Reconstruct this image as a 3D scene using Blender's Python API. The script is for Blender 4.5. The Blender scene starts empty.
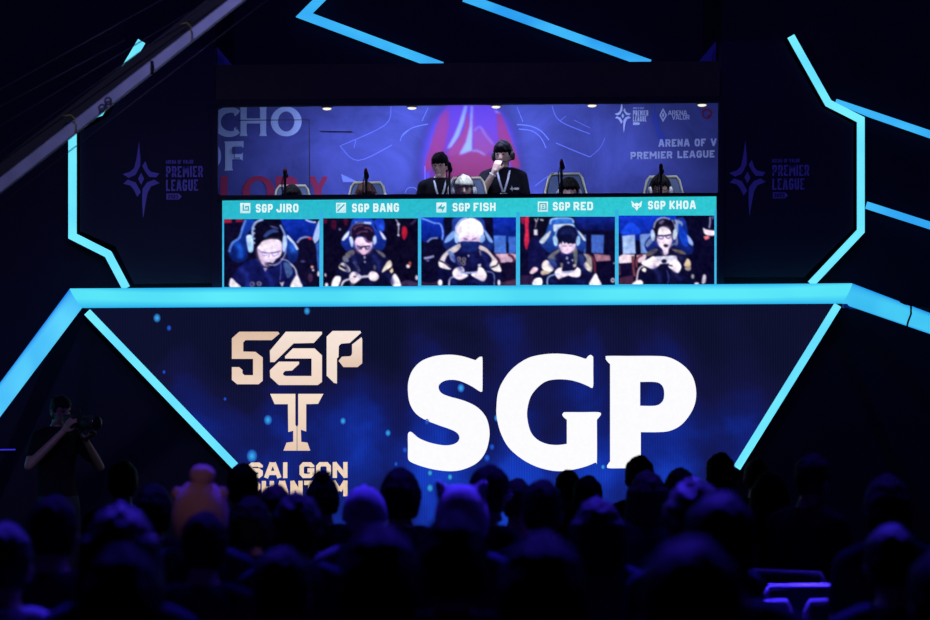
import bpy, bmesh, math, random
import numpy as np
from mathutils import Vector, Matrix, noise
from mathutils.geometry import tessellate_polygon

random.seed(7)
PI = math.pi
SC = bpy.context.scene
COL = SC.collection

# ------------------------------------------------------------------ camera model
F, PX, PY, H = 2300.0, 465.0, 417.0, 1.55
ROLL = math.radians(0.38)
RV = Vector((math.cos(ROLL), 0, -math.sin(ROLL)))
UV = Vector((math.sin(ROLL), 0, math.cos(ROLL)))

def P(px, py, Y):
    """the point at distance Y seen at the photograph's pixel (px, py)"""
    v = RV * ((px - PX) / F * Y) + UV * ((PY - py) / F * Y)
    return Vector((v.x, Y, H + v.z))

def lin(c):
    out = []
    for v in c:
        v = v / 255.0
        out.append(v / 12.92 if v <= 0.04045 else ((v + 0.055) / 1.055) ** 2.4)
    return tuple(out)

# ------------------------------------------------------------------ materials
def mat_pbr(name, col, rough=0.6, metal=0.0, spec=0.5, bump=0.0, bscale=40.0, var=0.15, vscale=6.0):
    m = bpy.data.materials.new(name); m.use_nodes = True
    nt = m.node_tree; b = nt.nodes['Principled BSDF']
    b.inputs['Roughness'].default_value = rough
    b.inputs['Metallic'].default_value = metal
    b.inputs['Specular IOR Level'].default_value = spec
    tc = nt.nodes.new('ShaderNodeTexCoord')
    n = nt.nodes.new('ShaderNodeTexNoise'); n.inputs['Scale'].default_value = vscale; n.inputs['Detail'].default_value = 5
    nt.links.new(tc.outputs['Object'], n.inputs['Vector'])
    r = nt.nodes.new('ShaderNodeValToRGB')
    r.color_ramp.elements[0].position = 0.3; r.color_ramp.elements[1].position = 0.7
    r.color_ramp.elements[0].color = tuple(c * (1 - var) for c in col) + (1,)
    r.color_ramp.elements[1].color = tuple(min(1, c * (1 + var)) for c in col) + (1,)
    nt.links.new(n.outputs['Fac'], r.inputs['Fac']); nt.links.new(r.outputs['Color'], b.inputs['Base Color'])
    if bump:
        n2 = nt.nodes.new('ShaderNodeTexNoise'); n2.inputs['Scale'].default_value = bscale; n2.inputs['Detail'].default_value = 3
        nt.links.new(tc.outputs['Object'], n2.inputs['Vector'])
        bp = nt.nodes.new('ShaderNodeBump'); bp.inputs['Strength'].default_value = bump; bp.inputs['Distance'].default_value = 0.01
        nt.links.new(n2.outputs['Fac'], bp.inputs['Height']); nt.links.new(bp.outputs['Normal'], b.inputs['Normal'])
    return m

def mat_emit(name, srgb, strength=1.0, var=0.06, vscale=3.0, hot=None):
    """a lamp or screen: gives off light, with a slight unevenness of the diffuser"""
    m = bpy.data.materials.new(name); m.use_nodes = True
    nt = m.node_tree; nt.nodes.clear()
    o = nt.nodes.new('ShaderNodeOutputMaterial'); e = nt.nodes.new('ShaderNodeEmission')
    c = lin(srgb)
    tc = nt.nodes.new('ShaderNodeTexCoord')
    n = nt.nodes.new('ShaderNodeTexNoise'); n.inputs['Scale'].default_value = vscale
    nt.links.new(tc.outputs['Object'], n.inputs['Vector'])
    r = nt.nodes.new('ShaderNodeValToRGB')
    r.color_ramp.elements[0].position = 0.3; r.color_ramp.elements[1].position = 0.7
    r.color_ramp.elements[0].color = tuple(v * (1 - var) for v in c) + (1,)
    r.color_ramp.elements[1].color = (lin(hot) if hot else tuple(v * (1 + var) for v in c)) + (1,)
    nt.links.new(n.outputs['Fac'], r.inputs['Fac']); nt.links.new(r.outputs['Color'], e.inputs['Color'])
    e.inputs['Strength'].default_value = strength
    nt.links.new(e.outputs[0], o.inputs[0])
    return m

def mat_tube(name, srgb, hot, edge):
    """frosted tube lit by a row of lamps facing forward: bluer on its upper and lower sides"""
    m = mat_emit(name, srgb, 1.0, hot=hot, vscale=1.2); nt = m.node_tree; L = nt.links.new
    e = next(n for n in nt.nodes if n.type == 'EMISSION'); src = e.inputs['Color'].links[0].from_socket
    g = nt.nodes.new('ShaderNodeNewGeometry'); sp = nt.nodes.new('ShaderNodeSeparateXYZ'); L(g.outputs['Normal'], sp.inputs[0])
    ab = nt.nodes.new('ShaderNodeMath'); ab.operation = 'ABSOLUTE'; L(sp.outputs['Z'], ab.inputs[0])
    mr = nt.nodes.new('ShaderNodeMapRange'); mr.inputs['From Min'].default_value = 0.35; mr.inputs['From Max'].default_value = 1.0; L(ab.outputs[0], mr.inputs['Value'])
    mx = nt.nodes.new('ShaderNodeMix'); mx.data_type = 'RGBA'; L(mr.outputs[0], mx.inputs['Factor'])
    L(src, mx.inputs[6]); mx.inputs[7].default_value = lin(edge) + (1,)
    L(mx.outputs[2], e.inputs['Color']); return m

def mat_screen(name, strength=1.0, grid=0.10):
    """LED screen picture: colours of the picture held per vertex, with the LED pixel lines"""
    m = bpy.data.materials.new(name); m.use_nodes = True
    nt = m.node_tree; nt.nodes.clear()
    o = nt.nodes.new('ShaderNodeOutputMaterial'); e = nt.nodes.new('ShaderNodeEmission')
    a = nt.nodes.new('ShaderNodeAttribute'); a.attribute_name = 'picture'
    tc = nt.nodes.new('ShaderNodeTexCoord')
    n = nt.nodes.new('ShaderNodeTexNoise'); n.inputs['Scale'].default_value = 30; n.inputs['Detail'].default_value = 4
    nt.links.new(tc.outputs['Object'], n.inputs['Vector'])
    mr = nt.nodes.new('ShaderNodeMapRange'); mr.inputs['From Min'].default_value = 0.3; mr.inputs['From Max'].default_value = 0.7
    mr.inputs['To Min'].default_value = 1 - grid; mr.inputs['To Max'].default_value = 1 + grid
    nt.links.new(n.outputs['Fac'], mr.inputs['Value'])
    mm = nt.nodes.new('ShaderNodeMath'); mm.operation = 'MULTIPLY'; mm.inputs[1].default_value = strength
    nt.links.new(mr.outputs[0], mm.inputs[0])
    nt.links.new(a.outputs['Color'], e.inputs['Color']); nt.links.new(mm.outputs[0], e.inputs['Strength'])
    nt.links.new(e.outputs[0], o.inputs[0])
    return m

def mat_print(name):
    """printed fabric: ink colours held per vertex, lit by the room's lamps"""
    m = bpy.data.materials.new(name); m.use_nodes = True
    nt = m.node_tree; b = nt.nodes['Principled BSDF']; b.inputs['Roughness'].default_value = 0.75
    b.inputs['Specular IOR Level'].default_value = 0.2
    a = nt.nodes.new('ShaderNodeAttribute'); a.attribute_name = 'picture'
    nt.links.new(a.outputs['Color'], b.inputs['Base Color'])
    return m

def mat_backdrop(name, picture=False):
    m = mat_pbr(name, (0.1, 0.14, 0.62), 0.75, spec=0.2)
    nt = m.node_tree; b = nt.nodes['Principled BSDF']
    tc = nt.nodes.new('ShaderNodeTexCoord')
    n = nt.nodes.new('ShaderNodeTexNoise'); n.inputs['Scale'].default_value = 1.3; n.inputs['Detail'].default_value = 8
    n.inputs['Roughness'].default_value = 0.62; n.inputs['Distortion'].default_value = 0.6
    nt.links.new(tc.outputs['Object'], n.inputs['Vector'])
    r = nt.nodes.new('ShaderNodeValToRGB')
    r.color_ramp.elements[0].position = 0.32; r.color_ramp.elements[0].color = (0.034, 0.044, 0.215, 1)
    r.color_ramp.elements[1].position = 0.68; r.color_ramp.elements[1].color = (0.088, 0.112, 0.54, 1)
    nt.links.new(n.outputs['Fac'], r.inputs['Fac']); nt.links.new(r.outputs['Color'], b.inputs['Base Color'])
    if picture:
        a = nt.nodes.new('ShaderNodeAttribute'); a.attribute_name = 'picture'
        mx = nt.nodes.new('ShaderNodeMix'); mx.data_type = 'RGBA'
        nt.links.new(a.outputs['Alpha'], mx.inputs['Factor']); nt.links.new(r.outputs['Color'], mx.inputs[6]); nt.links.new(a.outputs['Color'], mx.inputs[7])
        nt.links.new(mx.outputs[2], b.inputs['Base Color'])
    return m

def mat_ledwall(name):
    """the big screen's moving background picture: night-blue clouds, brighter towards the bottom"""
    m = bpy.data.materials.new(name); m.use_nodes = True
    nt = m.node_tree; nt.nodes.clear()
    L = nt.links.new
    o = nt.nodes.new('ShaderNodeOutputMaterial'); e = nt.nodes.new('ShaderNodeEmission')
    tc = nt.nodes.new('ShaderNodeTexCoord')
    sp = nt.nodes.new('ShaderNodeSeparateXYZ'); L(tc.outputs['Object'], sp.inputs[0])
    zn = nt.nodes.new('ShaderNodeMapRange')            # 0 at the top of the screen, 1 at the bottom
    zn.inputs['From Min'].default_value = 2.5; zn.inputs['From Max'].default_value = 1.0
    L(sp.outputs['Z'], zn.inputs['Value'])
    n = nt.nodes.new('ShaderNodeTexNoise'); n.inputs['Scale'].default_value = 1.1; n.inputs['Detail'].default_value = 6
    n.inputs['Roughness'].default_value = 0.55; n.inputs['Distortion'].default_value = 0.4
    mp = nt.nodes.new('ShaderNodeMapping'); mp.inputs['Location'].default_value = (2.3, 0, 0.7)
    L(tc.outputs['Object'], mp.inputs[0]); L(mp.outputs[0], n.inputs['Vector'])
    # rays of the picture, fanning from above
    w = nt.nodes.new('ShaderNodeTexWave'); w.inputs['Scale'].default_value = 0.45; w.inputs['Distortion'].default_value = 3.5
    w.inputs['Detail'].default_value = 2; w.bands_direction = 'X'
    L(tc.outputs['Object'], w.inputs['Vector'])
    a1 = nt.nodes.new('ShaderNodeMath'); a1.operation = 'MULTIPLY_ADD'; a1.inputs[1].default_value = 1.5; a1.inputs[2].default_value = -0.80
    L(n.outputs['Fac'], a1.inputs[0])
    a2 = nt.nodes.new('ShaderNodeMath'); a2.operation = 'MULTIPLY_ADD'; a2.inputs[1].default_value = 0.22
    L(w.outputs['Fac'], a2.inputs[0]); L(a1.outputs[0], a2.inputs[2])
    a3 = nt.nodes.new('ShaderNodeMath'); a3.operation = 'MULTIPLY_ADD'; a3.inputs[1].default_value = 0.80
    L(zn.outputs[0], a3.inputs[0]); L(a2.outputs[0], a3.inputs[2])
    xa = nt.nodes.new('ShaderNodeMath'); xa.operation = 'SUBTRACT'; xa.inputs[1].default_value = 0.4; L(sp.outputs['X'], xa.inputs[0])
    xb = nt.nodes.new('ShaderNodeMath'); xb.operation = 'ABSOLUTE'; L(xa.outputs[0], xb.inputs[0])
    a4 = nt.nodes.new('ShaderNodeMath'); a4.operation = 'MULTIPLY_ADD'; a4.inputs[1].default_value = -0.10; L(xb.outputs[0], a4.inputs[0]); L(a3.outputs[0], a4.inputs[2])
    a5 = nt.nodes.new('ShaderNodeMath'); a5.operation = 'ADD'; a5.inputs[1].default_value = 0.06; L(a4.outputs[0], a5.inputs[0]); a3 = a5
    r = nt.nodes.new('ShaderNodeValToRGB'); cr = r.color_ramp
    cr.elements[0].position = 0.0; cr.elements[0].color = lin((14, 17, 46)) + (1,)
    cr.elements[1].position = 1.0; cr.elements[1].color = lin((22, 60, 190)) + (1,)
    for p, c in ((0.30, (19, 20, 62)), (0.55, (18, 27, 96)), (0.78, (18, 40, 140))):
        q = cr.elements.new(p); q.color = lin(c) + (1,)
    L(a3.outputs[0], r.inputs['Fac'])
    # LED columns
    w2 = nt.nodes.new('ShaderNodeTexWave'); w2.inputs['Scale'].default_value = 14.0; w2.bands_direction = 'X'
    L(tc.outputs['Object'], w2.inputs['Vector'])
    mr = nt.nodes.new('ShaderNodeMapRange'); mr.inputs['To Min'].default_value = 0.86; mr.inputs['To Max'].default_value = 1.12
    L(w2.outputs['Fac'], mr.inputs['Value'])
    L(r.outputs['Color'], e.inputs['Color']); L(mr.outputs[0], e.inputs['Strength'])
    L(e.outputs[0], o.inputs[0])
    return m

M = {}
M['black'] = mat_pbr('matte_black_paint', (0.006, 0.006, 0.010), 0.7)
M['panel'] = mat_pbr('navy_panel_paint', (0.010, 0.009, 0.032), 0.7, var=0.1)
M['wall'] = mat_pbr('black_drape', (0.007, 0.003, 0.026), 0.85, bump=0.3, bscale=12)
M['header'] = mat_pbr('header_paint', (0.060, 0.070, 0.032), 0.75)
M['floor'] = mat_pbr('dark_carpet', (0.008, 0.008, 0.014), 0.9, bump=0.4, bscale=80)
M['logo'] = mat_pbr('lavender_vinyl', (0.33, 0.27, 0.80), 0.6, var=0.05)
M['tube'] = mat_tube('cyan_light_tube', (82, 226, 252), (96, 238, 252), (38, 176, 240))
M['tube_l'] = mat_tube('blue_light_tube', (58, 178, 254), (92, 212, 254), (30, 130, 240))
M['tube_r'] = mat_tube('sky_light_tube', (54, 184, 246), (78, 214, 250), (24, 140, 232))
M['strip'] = mat_emit('cyan_strip_light', (96, 216, 255), 1.1, hot=(116, 232, 255), vscale=2)
M['strip_b'] = mat_emit('blue_strip_light', (44, 160, 248), 1.0, hot=(70, 196, 255), vscale=2)
M['strip_v'] = mat_emit('violet_strip_light', (52, 46, 205), 1.0)
M['screen'] = mat_screen('led_screen_picture', 1.0, 0.08)
M['screen_plain'] = mat_screen('led_screen_lettering', 1.0, 0.015)
M['portrait'] = mat_screen('led_portrait_picture', 1.18, 0.07)
M['ledwall'] = mat_ledwall('led_wall_picture')
M['print'] = mat_print('printed_fabric')
M['print_soft'] = mat_backdrop('printed_star_fabric', True)
M['backdrop'] = mat_backdrop('printed_blue_fabric')
M['lamp'] = mat_emit('downlight_lens', (252, 246, 226), 1.0)
M['skin'] = mat_pbr('skin', (0.52, 0.34, 0.27), 0.5, var=0.06)
M['skin_dark'] = mat_pbr('skin_tan', (0.33, 0.20, 0.15), 0.5, var=0.06)
M['hair'] = mat_pbr('black_hair', (0.007, 0.006, 0.008), 0.62, bump=0.8, bscale=120, spec=0.25)
M['hair_soft'] = mat_pbr('matt_black_hair', (0.005, 0.004, 0.008), 0.8, bump=0.4, bscale=120, spec=0.06)
M['hair_brown'] = mat_pbr('brown_hair', (0.035, 0.017, 0.012), 0.6, bump=0.8, bscale=120)
M['hair_tan'] = mat_pbr('light_brown_hair', (0.16, 0.085, 0.05), 0.6, bump=0.8, bscale=120)
M['hair_red'] = mat_pbr('reddish_hair', (0.10, 0.035, 0.03), 0.5, bump=0.8, bscale=90)
M['hair_blond'] = mat_pbr('bleached_hair', (0.95, 0.92, 0.84), 0.5, bump=0.2, bscale=90, var=.04)
M['tee_black'] = mat_pbr('black_cotton', (0.006, 0.006, 0.012), 0.85, bump=0.3, spec=0.1)
M['tee_navy'] = mat_pbr('navy_cotton', (0.012, 0.014, 0.05), 0.85, bump=0.3, spec=0.1)
M['tee_grey'] = mat_pbr('grey_cotton', (0.09, 0.09, 0.11), 0.85, bump=0.3, spec=0.1)
M['tee_pale'] = mat_pbr('pale_cotton', (0.45, 0.46, 0.52), 0.85, bump=0.3, spec=0.1)
M['denim'] = mat_pbr('dark_denim', (0.012, 0.014, 0.03), 0.85)
M['jersey'] = mat_pbr('team_jacket_cloth', (0.015, 0.018, 0.06), 0.6)
M['white'] = mat_pbr('white_plastic', (0.75, 0.75, 0.78), 0.4)
M['lanyard'] = mat_pbr('pale_lanyard', (0.62, 0.66, 0.78), 0.6)
M['cream'] = mat_pbr('cream_vinyl', (0.72, 0.70, 0.55), 0.45)
M['chairblue'] = mat_pbr('blue_grey_vinyl', (0.10, 0.15, 0.36), 0.5)
M['pink'] = mat_pbr('salmon_pink_wool', (0.60, 0.36, 0.33), 0.95, bump=1.0, bscale=60)
M['lilac'] = mat_pbr('pale_lilac_fleece', (0.62, 0.55, 0.66), 0.95, bump=0.8, bscale=60)
M['greycap'] = mat_pbr('grey_cap_cloth', (0.24, 0.24, 0.30), 0.9, bump=0.4)
M['seatfab'] = mat_pbr('chair_fabric', (0.02, 0.02, 0.035), 0.8, bump=0.3)
M['chairmetal'] = mat_pbr('chair_frame_metal', (0.55, 0.55, 0.62), 0.4)
M['jib'] = mat_pbr('aluminium_tube', (0.34, 0.35, 0.46), 0.45, metal=0.2)
M['cable'] = mat_pbr('grey_wire', (0.04, 0.035, 0.06), 0.5)
M['yellow'] = mat_pbr('yellow_strap', (0.42, 0.42, 0.05), 0.7)
M['red'] = mat_pbr('red_foam', (0.45, 0.02, 0.03), 0.8)
M['lens'] = mat_pbr('dark_lens_glass', (0.008, 0.008, 0.012), 0.15)
M['redcloth'] = mat_pbr('dark_red_cloth', (0.28, 0.02, 0.05), 0.85)
M['bluefin'] = mat_pbr('blue_lit_fin_paint', (0.08, 0.10, 0.55), 0.6)

# ------------------------------------------------------------------ mesh building
class MB:
    def __init__(s):
        s.v = []; s.f = []
    def add(s, vs, fs):
        b = len(s.v); s.v += [Vector(v) for v in vs]; s.f += [tuple(b + i for i in f) for f in fs]
    def box(s, c, d, R=None):
        c = Vector(c); h = Vector(d) / 2
        vs = []
        for x in (-1, 1):
            for y in (-1, 1):
                for z in (-1, 1):
                    p = Vector((x * h.x, y * h.y, z * h.z))
                    vs.append(c + (R @ p if R else p))
        s.add(vs, [(0, 1, 3, 2), (4, 6, 7, 5), (0, 4, 5, 1), (2, 3, 7, 6), (0, 2, 6, 4), (1, 5, 7, 3)])
    def ball(s, c, r, R=None, nu=20, nv=12):
        c = Vector(c); r = Vector(r) if not isinstance(r, (int, float)) else Vector((r, r, r))
        vs = []; fs = []
        T = lambda p: c + (R @ p if R else p)
        vs.append(T(Vector((0, 0, r.z))))
        for j in range(1, nv):
            t = PI * j / nv
            for i in range(nu):
                a = 2 * PI * i / nu
                vs.append(T(Vector((r.x * math.sin(t) * math.cos(a), r.y * math.sin(t) * math.sin(a), r.z * math.cos(t)))))
        vs.append(T(Vector((0, 0, -r.z))))
        for i in range(nu):
            k = (i + 1) % nu
            fs.append((0, 1 + i, 1 + k))
            for j in range(nv - 2):
                fs.append((1 + j * nu + i, 1 + (j + 1) * nu + i, 1 + (j + 1) * nu + k, 1 + j * nu + k))
            fs.append((len(vs) - 1, 1 + (nv - 2) * nu + k, 1 + (nv - 2) * nu + i))
        s.add(vs, fs)
    def rings(s, rings, cap=True, closed=False):
        n = len(rings[0]); vs = [p for r in rings for p in r]; fs = []
        m = len(rings)
        for j in range(m if closed else m - 1):
            a, b = j * n, ((j + 1) % m) * n
            for i in range(n):
                k = (i + 1) % n
                fs.append((a + i, a + k, b + k, b + i))
        if cap and not closed:
            fs.append(tuple(reversed(range(n)))); fs.append(tuple((m - 1) * n + i for i in range(n)))
        s.add(vs, fs)
    def tube(s, pts, r, n=10, closed=False, flat=None):
        """round tube along pts; r a number or one per point; flat=(a,b) squashes the section"""
        pts = [Vector(p) for p in pts]; m = len(pts)
        rs = r if isinstance(r, (list, tuple)) else [r] * m
        rings = []; up = None
        for j in range(m):
            if closed: d = pts[(j + 1) % m] - pts[j - 1]
            else: d = pts[min(j + 1, m - 1)] - pts[max(j - 1, 0)]
            d.normalize()
            if up is None:
                up = Vector((0, 0, 1)) if abs(d.z) < 0.9 else Vector((0, 1, 0))
            x = d.cross(up)
            if x.length < 1e-5: x = d.orthogonal()
            x.normalize(); y = x.cross(d).normalized(); up = y
            fa, fb = flat or (1, 1)
            rings.append([pts[j] + (x * math.cos(2 * PI * i / n) * fa + y * math.sin(2 * PI * i / n) * fb) * rs[j] for i in range(n)])
        s.rings(rings, not closed, closed)
    def cap(s, a, ra, b, rb, n=14):
        """tapered capsule"""
        a, b = Vector(a), Vector(b); d = (b - a); L = d.length
        if L < 1e-6: s.ball(a, ra); return
        d /= L; x = d.orthogonal().normalized(); y = d.cross(x)
        rings = []
        for k in range(1, 5):
            t = PI / 2 * (k / 5); rings.append((a - d * ra * math.cos(t), ra * math.sin(t)))
        rings.append((a, ra)); rings.append((b, rb))
        for k in range(4, 0, -1):
            t = PI / 2 * (k / 5); rings.append((b + d * rb * math.cos(t), rb * math.sin(t)))
        s.rings([[c + (x * math.cos(2 * PI * i / n) + y * math.sin(2 * PI * i / n)) * r for i in range(n)] for c, r in rings])
    def chain(s, pts):
        for (a, ra), (b, rb) in zip(pts, pts[1:]): s.cap(a, ra, b, rb)
    def prism(s, pts, d):
        """a flat outline (list of Vectors, may be concave) given the depth d (a Vector, away from the viewer)"""
        n = len(pts); d = Vector(d)
        tris = tessellate_polygon([pts])
        vs = list(pts) + [p + d for p in pts]
        fs = [tuple(t) for t in tris] + [tuple(n + i for i in reversed(t)) for t in tris]
        fs += [(i, (i + 1) % n, n + (i + 1) % n, n + i) for i in range(n)]
        s.add(vs, fs)
    def mesh(s, name):
        me = bpy.data.meshes.new(name); me.from_pydata([tuple(v) for v in s.v], [], s.f)
        bm = bmesh.new(); bm.from_mesh(me); bmesh.ops.recalc_face_normals(bm, faces=bm.faces); bm.to_mesh(me); bm.free()
        return me
    def build(s, name, mat, parent=None, smooth=False, bevel=0.0):
        me = s.mesh(name)
        if smooth:
            for p in me.polygons: p.use_smooth = True
        return link(name, me, mat, parent, bevel)

def link(name, me, mat, parent=None, bevel=0.0):
    o = bpy.data.objects.new(name, me); COL.objects.link(o)
    if mat and not me.materials: me.materials.append(mat)
    if parent: o.parent = parent
    if bevel:
        b = o.modifiers.new('bevel', 'BEVEL'); b.width = bevel; b.segments = 2; b.limit_method = 'ANGLE'
    return o

def fuse(mb, voxel=0.012, it=3, name='fused'):
    """one continuous skin over everything in mb"""
    me = mb.mesh(name); o = bpy.data.objects.new(name, me); COL.objects.link(o)
    r = o.modifiers.new('r', 'REMESH'); r.mode = 'VOXEL'; r.voxel_size = voxel; r.use_smooth_shade = True
    sm = o.modifiers.new('s', 'SMOOTH'); sm.factor = 0.5; sm.iterations = it
    dg = bpy.context.evaluated_depsgraph_get()
    out = bpy.data.meshes.new_from_object(o.evaluated_get(dg), depsgraph=dg)
    bpy.data.objects.remove(o); bpy.data.meshes.remove(me)
    out.materials.clear()
    for p in out.polygons: p.use_smooth = True
    return out

def empty(name, loc=(0, 0, 0), rz=0.0, scale=1.0):
    o = bpy.data.objects.new(name, None); COL.objects.link(o)
    o.location = loc; o.rotation_euler = (0, 0, rz); o.scale = (scale,) * 3; o.empty_display_size = 0.1
    return o

def tag(o, label=None, cat=None, group=None, kind=None):
    if label: o['label'] = label
    if cat: o['category'] = cat
    if group: o['group'] = group
    if kind: o['kind'] = kind
    return o

def dup(root, **kw):
    r = root.copy(); COL.objects.link(r)
    for ch in root.children:
        c = ch.copy(); COL.objects.link(c); c.parent = r
        for g in ch.children:
            d = g.copy(); COL.objects.link(d); d.parent = c
    return r

def struct(name, mb, mat, bevel=0.0):
    return tag(mb.build(name, mat, None, bevel=bevel), kind='structure')

# ------------------------------------------------------------------ flat outlines and pictures
def curve(pts, n=5, closed=True):
    """smooth outline through pts; a point with a third value is kept as a sharp corner"""
    out = []; m = len(pts)
    for i in range(m if closed else m - 1):
        p1 = pts[i]; p2 = pts[(i + 1) % m]
        p0 = pts[i - 1] if (closed or i > 0) else p1
        p3 = pts[(i + 2) % m] if (closed or i + 2 < m) else p2
        if len(p1) > 2: p0 = p1
        if len(p2) > 2: p3 = p2
        for k in range(n):
            t = k / n
            q = []
            for a in (0, 1):
                q.append(0.5 * (2 * p1[a] + (p2[a] - p0[a]) * t + (2 * p0[a] - 5 * p1[a] + 4 * p2[a] - p3[a]) * t * t + (3 * p1[a] - p0[a] - 3 * p2[a] + p3[a]) * t ** 3))
            out.append(tuple(q))
    if not closed: out.append(tuple(pts[-1][:2]))
    return out

def ribbon(pts, hw, ends=None):
    """outline of a band of half width hw along a line, mitred at its corners"""
    m = len(pts); L = []; R = []
    hws = hw if isinstance(hw, (list, tuple)) else [hw] * m
    for i in range(m):
        p = Vector(pts[i][:2])
        d1 = (p - Vector(pts[i - 1][:2])).normalized() if i else None
        d2 = (Vector(pts[i + 1][:2]) - p).normalized() if i < m - 1 else None
        d1 = d1 or d2; d2 = d2 or d1
        n1 = Vector((-d1.y, d1.x)); n2 = Vector((-d2.y, d2.x))
        b = (n1 + n2)
        if b.length < 0.3: b = n1
        b.normalize()
        k = min(1 / max(b.dot(n1), 0.35), 2.2)
        L.append(tuple(p + b * hws[i] * k)); R.append(tuple(p - b * hws[i] * k))
    return L + R[::-1]

def disc(cx, cy, rx, ry=None, n=20):
    ry = ry or rx
    return [(cx + rx * math.cos(2 * PI * i / n), cy + ry * math.sin(2 * PI * i / n)) for i in range(n)]

def arc(cx, cy, rx, ry, a0, a1, n=24):
    return [(cx + rx * math.cos(math.radians(a0 + (a1 - a0) * i / n)), cy - ry * math.sin(math.radians(a0 + (a1 - a0) * i / n))) for i in range(n + 1)]

class Art:
    """a picture shown by a screen or printed on cloth: coloured outlines, one over the other"""
    def __init__(s, Y, o=(0, 0), k=1.0, step=0.0004):
        s.Y = Y; s.o = o; s.k = k; s.n = 0; s.step = step
        s.v = []; s.f = []; s.c = []
    def q(s, p):
        return (s.o[0] + p[0] / s.k, s.o[1] + p[1] / s.k)
    def poly(s, pts, col, col2=None, holes=(), layer=True):
        if layer: s.n += 1
        Y = s.Y - s.n * s.step
        loops = [[s.q(p) for p in pts]] + [[s.q(p) for p in h] for h in holes]
        flat = [p for l in loops for p in l]
        tris = tessellate_polygon([[Vector((p[0], -p[1], 0)) for p in l] for l in loops])
        b = len(s.v)
        y0 = min(p[1] for p in flat); y1 = max(p[1] for p in flat)
        for p in flat:
            s.v.append(tuple(P(p[0], p[1], Y)))
            if col2:
                t = (p[1] - y0) / max(y1 - y0, 1e-6)
                s.c.append(tuple(a + (b_ - a) * t for a, b_ in zip(lin(col), lin(col2))))
            else: s.c.append(lin(col))
        for t in tris:
            a, b2, c = (flat[i] for i in t)
            ar = (b2[0] - a[0]) * (c[1] - a[1]) - (b2[1] - a[1]) * (c[0] - a[0])
            if abs(ar) < 1e-9: continue
            s.f.append(tuple(b + i for i in (t if ar > 0 else t[::-1])))
    def smooth(s, pts, col, col2=None, n=4): s.poly(curve(pts, n), col, col2)
    def band(s, pts, hw, col, col2=None, n=5): s.poly(ribbon(curve(pts, n, False), hw), col, col2)
    def line(s, pts, hw, col): s.poly(ribbon(pts, hw), col)
    def disc(s, x, y, rx, col, ry=None, n=18): s.poly(disc(x, y, rx, ry, n), col)
    def glow(s, x, y, r, ci, co):
        s.n += 1; Y = s.Y - s.n * s.step; n = 16; b = len(s.v)
        s.v.append(tuple(P(*s.q((x, y)), Y))); s.c.append(lin(ci))
        for i in range(n):
            s.v.append(tuple(P(*s.q((x + r * math.cos(2 * PI * i / n), y + r * 1.25 * math.sin(2 * PI * i / n))), Y))); s.c.append(lin(co))
        s.f += [(b, b + 1 + i, b + 1 + (i + 1) % n) for i in range(n)]
    def build(s, name, mat, parent=None):
        me = bpy.data.meshes.new(name); me.from_pydata(s.v, [], s.f)
        a = me.color_attributes.new('picture', 'FLOAT_COLOR', 'POINT')
        for i, c in enumerate(s.c): a.data[i].color = (*c, 1)
        return link(name, me, mat, parent)

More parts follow.
